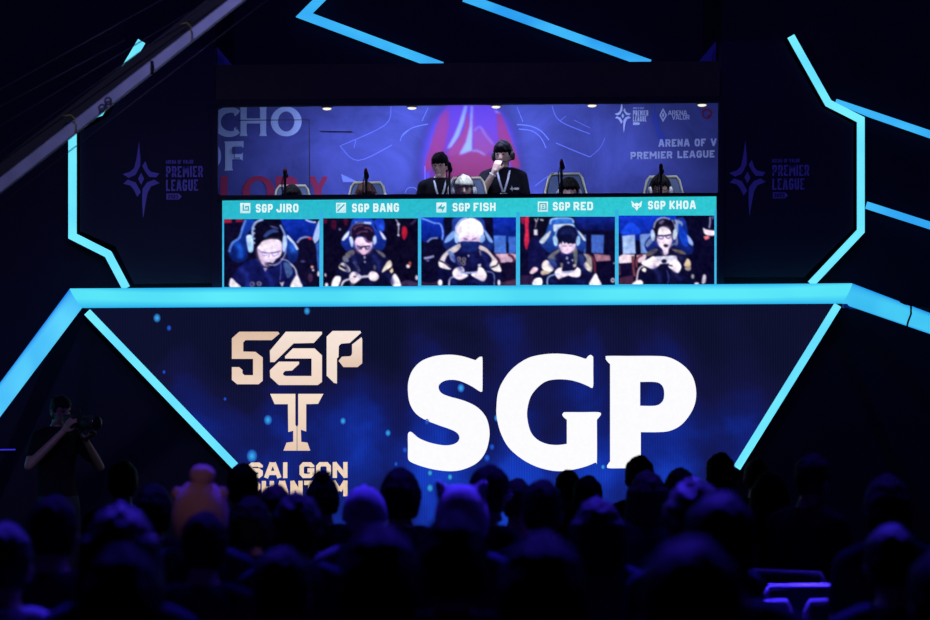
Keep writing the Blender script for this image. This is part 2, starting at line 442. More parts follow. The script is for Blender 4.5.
class Soft(Art):
    """a picture with soft edges: the outlines are laid into a grid of picture points, blurred like the photograph on the screen"""
    def __init__(s, Y, o, k, rect, ss=3, res=1.3, alpha=False):
        Art.__init__(s, Y, o, k)
        s.rect = rect; s.g = res * ss; s.ss = ss; s.sig = 0.5; s.alpha = alpha
        x0, y0, x1, y1 = rect
        s.w = int(round((x1 - x0) * res)) * ss; s.h = int(round((y1 - y0) * res)) * ss
        s.img = np.zeros((s.h, s.w, 3)); s.a = np.zeros((s.h, s.w)) if alpha else np.ones((s.h, s.w))
    @staticmethod
    def blur(m, sg):
        if sg < .2: return m
        r = int(math.ceil(sg * 2.5)); k = np.exp(-.5 * (np.arange(-r, r + 1) / sg) ** 2); k /= k.sum()
        for ax in (0, 1):
            p = np.pad(m, [(r, r) if i == ax else (0, 0) for i in range(2)], mode='edge')
            out = np.zeros_like(m)
            for i, kv in enumerate(k): out += kv * (p[i:i + m.shape[0], :] if ax == 0 else p[:, i:i + m.shape[1]])
            m = out
        return m
    def poly(s, pts, col, col2=None, holes=(), layer=True):
        x0, y0, x1, y1 = s.rect
        sx, sy = s.w / (x1 - x0), s.h / (y1 - y0)
        q = np.array([s.q(p) for p in pts]); q = (q - np.array([x0, y0])) * np.array([sx, sy])
        sg = s.sig * sx; pad = int(sg * 2.6) + 2
        bx0, by0 = np.floor(q.min(0)).astype(int) - pad; bx1, by1 = np.ceil(q.max(0)).astype(int) + pad
        bx0, by0 = max(bx0, -pad), max(by0, -pad); bx1, by1 = min(bx1, s.w + pad), min(by1, s.h + pad)
        if bx1 <= bx0 or by1 <= by0: return
        X, Y = np.meshgrid(np.arange(bx0, bx1) + .5, np.arange(by0, by1) + .5)
        wn = np.zeros(X.shape, int)
        for i in range(len(q)):
            (ax, ay), (bx, by) = q[i - 1], q[i]
            side = (bx - ax) * (Y - ay) - (X - ax) * (by - ay)
            wn += ((ay <= Y) & (by > Y) & (side > 0)).astype(int) - ((ay > Y) & (by <= Y) & (side < 0)).astype(int)
        m = s.blur((wn != 0).astype(float), sg)
        cx0, cy0, cx1, cy1 = max(bx0, 0), max(by0, 0), min(bx1, s.w), min(by1, s.h)
        if cx1 <= cx0 or cy1 <= cy0: return
        m = m[cy0 - by0:cy1 - by0, cx0 - bx0:cx1 - bx0][..., None]
        c1 = np.array(col, float); c2 = np.array(col2 or col, float)
        t = np.clip((np.arange(cy0, cy1) - q[:, 1].min()) / max(np.ptp(q[:, 1]), 1), 0, 1)[:, None, None]
        c = c1 + (c2 - c1) * t
        R = s.img[cy0:cy1, cx0:cx1]; R[...] = R * (1 - m) + c * m
        if s.alpha: A_ = s.a[cy0:cy1, cx0:cx1]; A_[...] = 1 - (1 - A_) * (1 - m[..., 0])
    def build(s, name, mat, parent=None):
        n = s.ss; h, w = s.h // n, s.w // n
        im = s.img.reshape(h, n, w, n, 3).mean((1, 3)); al = s.a.reshape(h, n, w, n).mean((1, 3))
        rng = np.random.default_rng(3)
        if not s.alpha:
            nz = s.blur(rng.normal(0, 1, (h, w)), 1.6); nz /= nz.std(); im = np.clip(im * (1 + .04 * nz[..., None]) + 1.5 * nz[..., None], 0, 255)
        else:
            cov = np.maximum(al, .02)[..., None]; im = np.clip(im / cov, 0, 255) if False else im
        im = im / 255.0; im = np.where(im <= .04045, im / 12.92, ((im + .055) / 1.055) ** 2.4)
        x0, y0, x1, y1 = s.rect
        vs = [tuple(P(x0 + (i + .0) / (w - 1) * (x1 - x0), y0 + (j + .0) / (h - 1) * (y1 - y0), s.Y)) for j in range(h) for i in range(w)]
        fs = [(j * w + i, (j + 1) * w + i, (j + 1) * w + i + 1, j * w + i + 1) for j in range(h - 1) for i in range(w - 1)]
        me = bpy.data.meshes.new(name); me.from_pydata(vs, [], fs)
        a = me.color_attributes.new('picture', 'FLOAT_COLOR', 'POINT')
        a.data.foreach_set('color', np.concatenate([im.reshape(-1, 3), al.reshape(-1, 1)], 1).astype(np.float32).ravel())
        return link(name, me, mat, parent)

# ---- squared sign lettering: centre lines in a box 1 wide, 1 high (y up)
c_ = 0.2
GL = {
 'A': [[(0, 0), (.36, 1)], [(1, 0), (.64, 1)], [(.30, 1), (.70, 1)], [(.14, .27), (.86, .27)]],
 'B': [[(0, 0), (0, 1), (.8, 1), (1, .85), (1, .65), (.8, .52), (1, .4), (1, .15), (.8, 0), (0, 0)], [(0, .52), (.8, .52)]],
 'C': [[(1, .72), (1, .8), (.8, 1), (.2, 1), (0, .8), (0, .2), (.2, 0), (.8, 0), (1, .2), (1, .28)]],
 'D': [[(0, 0), (0, 1), (.8, 1), (1, .82), (1, .18), (.8, 0), (0, 0)]],
 'E': [[(1, 1), (0, 1), (0, 0), (1, 0)], [(0, .5), (.85, .5)]],
 'F': [[(1, 1), (0, 1), (0, 0)], [(0, .48), (.85, .48)]],
 'G': [[(1, .75), (1, .82), (.8, 1), (.2, 1), (0, .8), (0, .2), (.2, 0), (.8, 0), (1, .18), (1, .48), (.55, .48)]],
 'H': [[(0, 0), (0, 1)], [(1, 0), (1, 1)], [(0, .5), (1, .5)]],
 'I': [[(.5, 0), (.5, 1)]],
 'J': [[(1, 1), (1, .18), (.8, 0), (.2, 0), (0, .18), (0, .35)]],
 'K': [[(0, 0), (0, 1)], [(1, 1), (.3, .5)], [(.3, .5), (1, 0)], [(0, .5), (.35, .5)]],
 'L': [[(0, 1), (0, 0), (1, 0)]],
 'M': [[(0, 0), (0, 1)], [(1, 0), (1, 1)], [(.06, 1), (.5, .3)], [(.94, 1), (.5, .3)]],
 'N': [[(0, 0), (0, 1)], [(1, 0), (1, 1)], [(.05, 1), (.95, 0)]],
 'O': [[(.2, 0), (0, .2), (0, .8), (.2, 1), (.8, 1), (1, .8), (1, .2), (.8, 0), (.2, 0)]],
 'P': [[(0, 0), (0, 1), (.8, 1), (1, .85), (1, .58), (.8, .42), (0, .42)]],
 'R': [[(0, 0), (0, 1), (.8, 1), (1, .85), (1, .6), (.8, .46), (0, .46)], [(.55, .46), (1, 0)]],
 'S': [[(1, .75), (1, .85), (.8, 1), (.2, 1), (0, .85), (0, .65), (.2, .52), (.8, .5), (1, .36), (1, .15), (.8, 0), (.2, 0), (0, .15), (0, .25)]],
 'T': [[(0, 1), (1, 1)], [(.5, 1), (.5, 0)]],
 'U': [[(0, 1), (0, .18), (.2, 0), (.8, 0), (1, .18), (1, 1)]],
 'V': [[(0, 1), (.47, 0)], [(1, 1), (.53, 0)]],
 'Y': [[(0, 1), (.5, .45)], [(1, 1), (.5, .45)], [(.5, .48), (.5, 0)]],
 '2': [[(0, .75), (0, .85), (.2, 1), (.8, 1), (1, .82), (1, .62), (0, .12), (0, 0), (1, 0)]],
 '0': [[(.2, 0), (0, .2), (0, .8), (.2, 1), (.8, 1), (1, .8), (1, .2), (.8, 0), (.2, 0)]],
 '3': [[(0, 1), (.8, 1), (1, .85), (1, .62), (.8, .5), (.3, .5)], [(.8, .5), (1, .38), (1, .15), (.8, 0), (0, 0)]],
}
WID = {'I': 0.35, 'M': 1.3, ' ': 0.55, 'L': .9, 'E': .9, 'F': .9, 'A': 1.1, 'V': 1.1, 'O': 1.0}

def quads(pts, hw, closed=False):
    """a stroked line as one four-sided outline per stretch, mitred where stretches meet"""
    if closed: pts = pts[:-1]
    m = len(pts); L = []; R = []
    for i in range(m):
        p = Vector(pts[i])
        d1 = (p - Vector(pts[i - 1])).normalized() if (i or closed) else None
        d2 = (Vector(pts[(i + 1) % m]) - p).normalized() if (i < m - 1 or closed) else None
        d1 = d1 or d2; d2 = d2 or d1
        n1 = Vector((-d1.y, d1.x)); b = n1 + Vector((-d2.y, d2.x)); b.normalize()
        k = min(1 / max(b.dot(n1), 0.5), 1.6)
        L.append(tuple(p + b * hw * k)); R.append(tuple(p - b * hw * k))
    return [[L[i], L[(i + 1) % m], R[(i + 1) % m], R[i]] for i in range(m if closed else m - 1)]

def word_outlines(text, x0, x1, ytop0, ytop1, h, bold=0.2, gap=0.26):
    """outlines (pixel frame) of text from x0 to x1, cap height h, top line from ytop0 to ytop1"""
    tot = sum(WID.get(ch, 1) for ch in text) + gap * (len(text) - 1)
    u = (x1 - x0) / tot; x = x0; out = []
    hw = bold * h / 2
    slope = (ytop1 - ytop0) / (x1 - x0)
    for ch in text:
        w = WID.get(ch, 1) * u
        if ch != ' ':
            hwx = min(hw, w * 0.5 if ch == 'I' else w * 0.23)
            for st in GL[ch]:
                pts = []
                for (a, b) in st:
                    xx = x + hwx + a * (w - 2 * hwx)
                    yy = ytop0 + slope * (xx - x0) + h - hw - b * (h - 2 * hw)
                    pts.append((xx, yy))
                # lengthen free ends that lie on the cap or base line
                if st[0] != st[-1]:
                    for e, nb in ((0, 1), (-1, -2)):
                        if st[e][1] in (0, 1) and st[nb][1] != st[e][1]:
                            p, q = Vector(pts[e]), Vector(pts[nb]); d = (p - q).normalized()
                            pts[e] = tuple(p + d * hw * abs(d.y) )
                        elif st[e][0] in (0, 1) and st[nb][1] == st[e][1]:
                            p, q = Vector(pts[e]), Vector(pts[nb]); d = (p - q).normalized()
                            pts[e] = tuple(p + d * hwx)
                out += quads(pts, hwx, st[0] == st[-1])
        x += w + gap * u
    return out

def word(art, *a, col=(255, 255, 255), **k):
    art.n += 1
    for o in word_outlines(*a, **k): art.poly(o, col, layer=False)

def shape_mb(outlines, Y, depth=0.004):
    mb = MB()
    for o in outlines:
        mb.prism([P(x, y, Y) for x, y in o], (0, depth, 0))
    return mb

# ================================================================== SETTING
mb = MB(); mb.box((0, 11, -0.05), (26, 34, 0.1)); struct('floor', mb, M['floor'])
mb = MB(); mb.box((0, 25.2, 5), (26, 0.2, 10.2)); struct('wall_back', mb, M['wall'])
mb = MB(); mb.box((-11, 11, 5), (0.2, 34, 10.2)); struct('wall_left', mb, M['wall'])
mb = MB(); mb.box((11, 11, 5), (0.2, 34, 10.2)); struct('wall_right', mb, M['wall'])
mb = MB(); mb.box((0, 11, 10.15), (26, 34, 0.1)); struct('ceiling', mb, M['wall'])

def plate(name, pts, Y, depth, mat, kind='structure'):
    mb = MB(); mb.prism([P(x, y, Y) for x, y in pts], (0, depth, 0))
    return struct(name, mb, mat)

YW = 20.25
plate('wall_stage_left', [(-330, -260), (214, -260), (214, 292), (84, 300), (240, 470), (299, 530), (299, 594), (-330, 594)], YW, 0.2, M['wall'])
plate('wall_stage_right', [(722, -260), (1260, -260), (1260, 594), (702, 594), (702, 532), (740, 468), (840, 296), (722, 290)], YW, 0.2, M['wall'])
plate('wall_stage_top', [(214, -260), (722, -260), (722, 66), (214, 66)], 20.75, 0.15, M['wall'])
plate('wall_stage_bottom', [(299, 531), (702, 531), (702, 594), (299, 594)], YW, 0.2, M['black'])

# panels left and right of the booth, outlined by the light strips
def panel(name, pts, label):
    mb = MB(); mb.prism([P(x, y, 20.08) for x, y in pts], (0, 0.15, 0))
    o = mb.build(name, M['panel']); return tag(o, label, 'wall panel')
pl_l = panel('stage_panel', [(215.5, 48), (149, 48), (109, 116), (80, 133), (80, 231), (115, 246), (134, 284), (215.5, 283)],
             'dark navy stage panel with star logo left of the booth')
pl_r = panel('stage_panel', [(720.5, 41), (783, 41), (822, 107), (853.5, 124), (853.5, 228), (804, 277), (720.5, 277)],
             'dark navy stage panel with star logo right of the booth')

STAR = [[(175, 46), (180, 110), (186, 175), (183, 225), (150, 290), (100, 312), (55, 285), (110, 268), (140, 240), (155, 180), (166, 110)],
        [(222, 190), (240, 245), (262, 268), (322, 280), (300, 308), (250, 305), (222, 270), (198, 225)],
        [(92, 326), (150, 345), (175, 390), (188, 415), (162, 450), (135, 395), (112, 368), (60, 355)],
        [(285, 325), (325, 350), (262, 375), (238, 420), (222, 500), (205, 605), (198, 500), (198, 440), (202, 390), (235, 345)],
        [(190, 275), (212, 318), (190, 362), (168, 318)]]
def wall_logo(dx, dy, parent):
    Yl = 20.074
    f = lambda pts: [(115 + dx + x / 7.29, 135 + dy + y / 7.29) for x, y in pts]
    shape_mb([f(s) for s in STAR], Yl).build('star_emblem', M['logo'], parent)
    ox, oy = 115 + dx, 135 + dy
    shape_mb(word_outlines('ARENA OF VALOR', ox + 370 / 7.29, ox + 570 / 7.29, oy + 183 / 7.29, oy + 181 / 7.29, 27 / 7.29, 0.16), Yl).build('small_lettering', M['logo'], parent)
    w = word_outlines('PREMIER', ox + 372 / 7.29, ox + 640 / 7.29, oy + 228 / 7.29, oy + 226 / 7.29, 80 / 7.29, 0.15)
    w += word_outlines('LEAGUE', ox + 372 / 7.29, ox + 605 / 7.29, oy + 326 / 7.29, oy + 324 / 7.29, 82 / 7.29, 0.15)
    shape_mb(w, Yl).build('title_lettering', M['logo'], parent)
    shape_mb([f([(375, 426), (465, 426), (485, 448), (465, 470), (375, 470)])], Yl).build('year_badge', M['logo'], parent)
    shape_mb(word_outlines('2023', ox + 385 / 7.29, ox + 460 / 7.29, oy + 434 / 7.29, oy + 434 / 7.29, 28 / 7.29, 0.18), Yl - 0.005).build('year_lettering', M['panel'], parent)
wall_logo(0, 0, pl_l); wall_logo(606.4, -1.2, pl_r)

# ------------------------------------------------------------------ booth shell
YB = 20.0
mb = MB(); mb.prism([P(x, y, YB - 0.12) for x, y in [(216, 65), (719.5, 61), (719.5, 97), (216, 100)]], (0, 0.3, 0))
booth_header = struct('trim_1', mb, M['header'])
mb = MB(); mb.prism([P(x, y, YB - 0.16) for x, y in [(215, 99.5), (720, 96), (720, 101.5), (215, 106)]], (0, 0.10, 0))
struct('trim_2', mb, M['black'])
mb = MB(); mb.prism([P(x, y, YB - 0.10) for x, y in [(216.5, 195.2), (719.5, 192.8), (719.5, 195.8), (216.5, 200)]], (0, 0.30, 0))
struct('trim_3', mb, M['black'])
# booth side walls, roof, floor
z0 = 2.45
mb = MB(); mb.box((-3.05, 21.95, 3.66), (0.1, 2.8, 2.5)); struct('wall_booth_left', mb, M['panel'])
mb = MB(); mb.box((3.05, 21.95, 3.66), (0.1, 2.8, 2.5)); struct('wall_booth_right', mb, M['panel'])
mb = MB(); mb.box((0, 22.15, 4.93), (6.3, 2.4, 0.06)); bc = struct('ceiling_booth', mb, M['black'])
mb = MB(); mb.box((0, 21.85, z0 - 0.06), (6.3, 3.1, 0.12)); struct('floor_booth', mb, M['floor'])
# vertical trims by the banner and window
for nm, xs in (('trim_4', (214, 219, 222.5, 214)), ('trim_5', (717.5, 717.5, 722, 722))):
    pts = [(212, 100), (216.8, 100), (216.8, 193), (222, 196.2), (222, 291), (212, 291)] if nm == 'trim_4' else [(719.4, 97), (724, 97), (724, 288), (716.6, 288), (716.6, 194.4), (719.2, 192)]
    mb = MB(); mb.prism([P(x, y, YB - 0.06) for x, y in pts], (0, 0.12, 0)); struct(nm, mb, M['panel'])
# small fins above the header, the blue light on them put into the paint
for nm, pts in (('trim_6', [(217, 47), (232, 64.5), (217, 64.6)]), ('trim_7', [(716, 41), (716, 61), (699, 61.2)])):
    mb = MB(); mb.prism([P(x, y, 20.3) for x, y in pts], (0, 0.3, 0)); struct(nm, mb, M['bluefin'])

# ------------------------------------------------------------------ light strips
def strip(pts, hw, label, mat='strip', Y=20.06, depth=0.18):
    if isinstance(pts[0][0], (int, float)): pts = [pts]
    mb = MB()
    hb = MB()
    for pp in pts:
        mb.prism([P(x, y, Y) for x, y in ribbon(pp, hw)], (0, .02, 0))
        hb.prism([P(x, y, Y + .02) for x, y in ribbon(pp, [h * .94 for h in hw] if isinstance(hw, list) else hw * .94)], (0, depth - .02, 0))
    o = mb.build('light_strip', M[mat]); hb.build('housing', M['black'], o)
    return tag(o, label, 'light strip')
strip([(87, 312), (235, 466)], 3.9, 'slanted cyan light strip along the left edge of the big screen', Y=20.0, depth=.085)
strip([(838, 305), (737, 468)], 3.8, 'slanted cyan light strip along the right edge of the big screen', Y=20.0, depth=.085)
strip([(141.5, 41), (99.5, 112), (72.3, 121), (72.3, 236), (108, 254), (126, 288)], 4.0, 'bent cyan light strip outlining the left stage panel')
strip([(791, 36), (828.5, 103), (861, 119.5), (861, 231), (811, 284)], 3.7, 'bent cyan light strip outlining the right stage panel')
strip([(836, 101), (870, 113.6), (985, 153)], [2.2, 3.4, 3.9], 'upper straight light strip running off right from the bent strip', 'strip_b', 20.19, .05)
strip([(866.5, 205), (985, 243)], 3.6, 'lower straight light strip running off right of the bent strip', 'strip_b', 20.19, .05)
strip([(345, -26), (304, 15), (442, 66.5)], 4.6, 'V-shaped blue light strip above the booth header, left', 'strip_b', 20.69, .05)
strip([(464, -3), (650, 64)], 4.4, 'straight slanted blue light strip above the booth header, right', 'strip_b', 20.69, .05)
strip([(-25, 450), (15, 449.6)], 0.7, 'thin short blue light line low at the far left wall', 'strip_v', 20.2, .05)

# ------------------------------------------------------------------ big front light rail
rail = empty('light_rail', P(465, 296, 19.9))
tag(rail, 'thick glowing cyan light tube running across the stage above the big screen', 'light tube')
def rail_seg(name, nodes, mat, n=16):
    """nodes: (top px, bottom px, distance) - a rounded bar"""
    mb = MB(); rings = []
    for t, b, Y in nodes:
        T, B = P(*t, Y), P(*b, Y); c = (T + B) / 2; h = (T - B) / 2
        rings.append([c + h * math.cos(2 * PI * i / n) + Vector((0, -1, 0)) * math.sin(2 * PI * i / n) * h.length * 0.8 for i in range(n)])
    mb.rings(rings)
    o = mb.build(name, M[mat], None, True); o.parent = rail
    o.matrix_parent_inverse = Matrix.Translation(-rail.location)
    return o
CL = ((70, 288.5), (82, 308), 19.85); CR = ((852, 283.3), (842, 303.6), 19.85)
mid = [((70 + (852 - 70) * t, 288.5 - 5.2 * t), (82 + 760 * t, 308 - 4.4 * t), 19.85) for t in (0, .12, .25, .4, .5, .6, .75, .88, 1)]
rail_seg('tube_section', mid, 'tube')
rail_seg('tube_section', [((-60, 464), (-60, 497), 17.6), ((0, 383), (0, 417), 18.6), CL], 'tube_l')
rail_seg('tube_section', [CR, ((930, 313), (930, 334), 18.9), ((1000, 340), (1000, 359), 18.2)], 'tube_r')
mb = MB()
mb.tube([P(x, y, 18.75) for x, y in [(908, 303), (911, 306), (911, 314), (908, 322), (906, 331)]], 0.008, 8)
mb.tube([P(x, y, 18.75) for x, y in [(908, 303), (900, 302), (905, 304), (930, 309)]], 0.006, 8)
o = mb.build('tube_clamp', M['black'], None, True); o.parent = rail; o.matrix_parent_inverse = Matrix.Translation(-rail.location)
mb = MB(); mb.box(P(847, 306, 19.8), (0.07, 0.06, 0.035)); mb.box(P(853, 308, 19.8), (0.06, 0.05, 0.02))
o = mb.build('corner_bracket', M['bluefin'], None); o.parent = rail; o.matrix_parent_inverse = Matrix.Translation(-rail.location)

# ------------------------------------------------------------------ big screen
scr = empty('video_wall', P(465, 510, 20.1))
tag(scr, 'wide trapezoid LED screen showing big white letters SGP on night blue', 'screen')
def under(o, root):
    o.parent = root; o.matrix_parent_inverse = Matrix.Translation(-root.location); return o
def flat_poly(name, pts, Y, mat, root):
    a = Art(Y); a.poly(pts, (255, 255, 255)); return under(a.build(name, mat), root)
mb = MB(); mb.prism([P(x, y, 20.10) for x, y in [(80, 304), (845, 300), (738, 470), (701, 532), (300, 532), (235, 466)]], (0, 0.12, 0))
under(mb.build('screen_cabinet', M['black']), scr)
flat_poly('screen_face', [(86, 306), (838, 301), (737, 466), (700, 530), (301, 530), (236, 466)], 20.094, M['ledwall'], scr)
a = Art(20.09)
for x, y, r, c in [(157, 318, 4.5, 0), (169, 328, 3, 1), (307, 311, 4, 0), (268, 420, 5, 0), (343, 421, 3.6, 0), (252, 456, 6.5, 0), (388, 433, 3.4, 0),
                   (396, 464, 2.4, 1), (461, 388, 4.4, 0), (497, 418, 3.6, 0), (427, 422, 3, 1), (487, 458, 3.6, 1), (430, 473, 3.4, 0), (450, 477, 3.4, 0), (430, 488, 4.4, 0),
                   (603, 467, 2.6, 0), (225, 399, 1.8, 1), (164, 372, 1.8, 1), (405, 450, 3, 1), (560, 492, 2.4, 1), (492, 300 + 147, 3, 1)]:
    a.glow(x, y, r * .85, (60, 175, 255) if c == 0 else (36, 95, 225), (18, 42, 135) if y > 370 else (16, 24, 80))
# faint nebula spike and cloud edges of the picture
a2 = Art(20.092)
under(a.build('picture_sparks', M['screen']), scr)
# white SGP
S_ = [(378, 55), (384, 62), (384.5, 135), (384, 208), (378, 218), (366, 213), (330, 190), (280, 168), (240, 162), (205, 168), (183, 185), (181, 205), (195, 225), (230, 240), (300, 260), (360, 290), (400, 335), (416, 390), (415, 440), (398, 500), (360, 548), (300, 578), (240, 588), (170, 582), (110, 568), (60, 550), (42, 538), (37, 522), (37, 470), (37, 417), (45, 405), (57, 408), (90, 435), (140, 455), (200, 467), (240, 465), (268, 452), (277, 432), (268, 412), (240, 395), (170, 370), (110, 345), (70, 315), (45, 270), (37, 215), (40, 165), (60, 115), (100, 75), (160, 52), (230, 45), (290, 52), (340, 67), (352, 70), (362, 62), (370, 56)]
G_ = [(468, 46), (479, 53), (481, 62), (481, 125), (481, 188), (474, 200), (460, 193), (420, 176), (370, 163), (315, 160), (265, 168), (225, 195), (190, 240), (174, 300), (175, 350), (190, 405), (220, 440), (262, 460), (310, 466), (358, 461, 1), (358, 348, 1), (345, 338), (337, 326), (342, 316), (352, 313), (428, 313), (505, 313), (517, 322), (512, 332), (498, 348, 1), (498, 540), (490, 548), (440, 568), (380, 582), (320, 588), (260, 580), (200, 560), (140, 525), (85, 475), (50, 410), (32, 340), (30, 290), (38, 220), (65, 160), (110, 105), (175, 62), (240, 45), (310, 40), (380, 46), (420, 56), (446, 64), (455, 54)]
P_ = [(36, 51), (140, 51), (250, 51), (310, 55), (360, 75), (405, 110), (435, 155), (448, 215), (442, 275), (415, 330), (375, 375), (325, 400), (270, 406), (190, 406, 1), (190, 540, 1), (203, 560), (197, 573), (120, 574), (42, 574), (33, 564), (38, 554), (47, 542, 1), (47, 90, 1), (29, 70), (27, 58)]
PH = [(187, 172, 1), (250, 172), (280, 180), (297, 205), (298, 245), (285, 270), (255, 283), (187, 283, 1)]
for nm, pts, holes, ox in (('letter_s', S_, (), 400), ('letter_g', G_, (), 490), ('letter_p', P_, (PH,), 600)):
    a = Art(20.086, (ox, 345), 4.66)
    a.poly(curve(pts, 5), (252, 252, 254), holes=[curve(h, 5) for h in holes])
    under(a.build(nm, M['screen_plain']), scr)
# golden team emblem
a = Art(20.086, (225, 325), 6.414)
gd, gd2 = (238, 214, 200), (246, 228, 214)
a.poly([(92, 43), (340, 43), (350, 55), (300, 97), (132, 97), (117, 112), (117, 170), (195, 172), (242, 208), (242, 358), (215, 380), (78, 380), (44, 352), (44, 270), (90, 270), (112, 288), (112, 310), (125, 322), (180, 322), (180, 217), (44, 217), (44, 85)], (222, 190, 165), (238, 212, 194))
a.poly([(390, 43), (622, 43), (622, 58), (570, 115), (440, 118), (318, 238), (290, 238), (288, 165)], gd2, gd)
a.poly([(435, 150), (575, 150), (622, 195), (622, 365), (595, 385), (345, 385), (290, 335), (288, 290), (345, 235), (475, 235), (475, 250), (430, 292), (385, 295), (372, 310), (375, 322), (390, 327), (555, 327), (555, 215), (385, 215), (385, 200)], (248, 226, 212), (240, 214, 196))
a.poly([(690, 38), (868, 38), (873, 50), (800, 115), (745, 120), (730, 135), (728, 205), (718, 215), (718, 375), (700, 372), (652, 325), (652, 75)], (248, 230, 220), (240, 220, 205))
a.poly([(875, 78), (880, 90), (880, 245), (850, 270), (760, 270), (728, 230), (750, 203), (805, 200), (815, 185), (815, 125)], (246, 226, 214), (226, 196, 176))
a.o = (240, 385); a.k = 5.636
a.poly([(170, 50), (312, 50), (312, 225), (320, 235), (320, 370), (245, 370), (262, 325), (300, 320), (300, 258), (272, 265), (270, 108), (195, 108)], (246, 224, 204), (230, 200, 176))
a.poly([(328, 50), (470, 50), (440, 106), (373, 108), (373, 262), (343, 252), (345, 320), (380, 325), (396, 370), (323, 370), (323, 235), (328, 225)], (246, 224, 204), (230, 200, 176))
under(a.build('team_emblem', M['screen_plain']), scr)
a = Art(20.086)
word(a, 'SAI GON', 248, 347.5, 462.5, 462, 15.8, bold=0.27, gap=0.12, col=(240, 214, 188))
word(a, 'PHANTOM', 248, 347.5, 481, 480.5, 15.8, bold=0.27, gap=0.12, col=(236, 206, 176))
under(a.build('team_name_lettering', M['screen']), scr)

# ------------------------------------------------------------------ player banner screen
ban = empty('player_screen', P(468, 287, 20.0))
tag(ban, 'long teal LED screen with five named player portraits under the booth window', 'screen')
YBn = 19.96
mb = MB(); mb.prism([P(x, y, YBn + 0.002) for x, y in [(221, 199), (717.5, 195), (717.5, 287), (221, 291)]], (0, 0.1, 0))
under(mb.build('screen_cabinet', M['black']), ban)
a = Art(YBn)
a.poly([(222.3, 200), (470, 198), (470, 290), (222.3, 292)], (40, 186, 204), (58, 190, 226))
a.poly([(470, 198), (716.5, 195.6), (716.5, 288), (470, 290)], (44, 198, 208), (64, 196, 230))
under(a.build('screen_face', M['screen']), ban)

YP = YBn - 0.002
K = 7.951
SK = (240, 222, 242); WH = (240, 238, 246); DK = (9, 7, 32)
def base_art(ox, x0, x1, y0, y1, bg=DK, bg2=None):
    a = Soft(YP, (ox, 212), K, (ox + x0 / K, 212 + y0 / K, ox + x1 / K, 212 + y1 / K))
    a.poly([(x0 - 40, y0 - 40), (x1 + 40, y0 - 40), (x1 + 40, y1 + 40), (x0 - 40, y1 + 40)], bg, bg2); return a
def clipx(a, x0, x1, y1, tl=(46, 190, 214)):
    pass
PORTS = []
# --- JIRO
a = base_art(222, 15, 775, 57, 597, (10, 7, 36))
a.poly([(18, 60), (80, 60), (78, 88), (18, 92)], (150, 20, 52)); a.poly([(110, 60), (172, 60), (165, 84), (112, 84)], (120, 16, 50))
a.poly([(460, 57), (700, 57), (765, 110), (725, 230), (620, 262), (560, 215), (500, 150)], (12, 44, 168), (8, 24, 110))
a.smooth([(775, 70), (750, 110), (715, 230), (735, 252), (775, 200)], (160, 186, 238)); a.poly([(740, 258), (775, 230), (775, 500), (764, 500)], (44, 84, 176))
a.smooth([(600, 240), (650, 202), (710, 212), (745, 290), (750, 440), (772, 595), (600, 595), (590, 450), (575, 400)], (12, 9, 40))
a.band([(595, 247), (620, 216), (660, 201), (705, 208)], 7, (140, 148, 206)); a.poly([(675, 205), (712, 205), (712, 222), (690, 222)], (200, 40, 60))
a.disc(714, 436, 12, (200, 150, 150)); a.disc(722, 460, 9, (220, 200, 220)); a.disc(640, 392, 20, (58, 60, 110), 8); a.disc(764, 490, 10, (220, 210, 225), 22)
a.band([(660, 62), (700, 80), (745, 84)], 6, (190, 205, 240)); a.disc(700, 520, 20, (60, 34, 70), 34)
a.smooth([(185, 62), (262, 66), (240, 130), (205, 190), (200, 380), (95, 392), (55, 322), (80, 250), (140, 205)], (16, 54, 160), (8, 22, 84))
a.band([(60, 318), (84, 250), (140, 206), (165, 130), (190, 66)], 9, (82, 122, 212))
a.smooth([(470, 150), (540, 200), (602, 292), (590, 385), (520, 410), (480, 300)], (22, 66, 176), (10, 24, 86))
a.band([(515, 190), (566, 246), (600, 300)], 10, (196, 210, 240))
a.band([(505, 330), (520, 380)], 10, (18, 20, 60))
a.smooth([(85, 597), (85, 520), (120, 450), (200, 392), (285, 372), (330, 432), (400, 445), (455, 372), (520, 392), (580, 440), (618, 520), (632, 597)], (16, 22, 92), (12, 14, 64))
a.smooth([(66, 540), (82, 524), (118, 560), (155, 597), (68, 597)], (232, 226, 236)); a.smooth([(540, 597), (585, 505), (600, 500), (622, 550), (636, 597)], (230, 222, 230))
a.smooth([(488, 402), (540, 412), (560, 480), (520, 525), (500, 465)], (58, 84, 140)); a.band([(545, 410), (580, 450), (595, 505)], 6, (190, 190, 210))
a.smooth([(282, 275), (300, 238), (380, 218), (450, 222), (474, 250), (472, 330), (452, 362), (424, 402), (382, 424), (340, 428), (308, 390), (290, 330)], (248, 234, 248), (214, 196, 226))
a.smooth([(345, 404), (380, 398), (405, 404), (430, 372), (458, 362), (452, 392), (410, 424), (350, 428)], (22, 18, 58))
a.smooth([(252, 262), (243, 190), (252, 115), (290, 74), (360, 62), (430, 76), (470, 120), (490, 190), (482, 236), (445, 218), (370, 214), (320, 236), (280, 282)], (9, 7, 32))
a.smooth([(330, 190), (372, 148), (420, 138), (452, 160), (400, 170), (345, 204)], (42, 62, 124)); a.smooth([(380, 110), (430, 120), (450, 140), (400, 128)], (60, 66, 110))
a.band([(288, 296), (312, 318), (372, 326), (420, 322), (470, 308)], 5, (86, 76, 140)); a.band([(375, 330), (376, 348), (366, 362)], 4, (150, 110, 160))
a.band([(310, 322), (330, 346), (362, 342), (372, 328)], 3, (120, 108, 168)); a.band([(396, 328), (406, 350), (442, 340), (450, 318)], 3, (120, 108, 168))
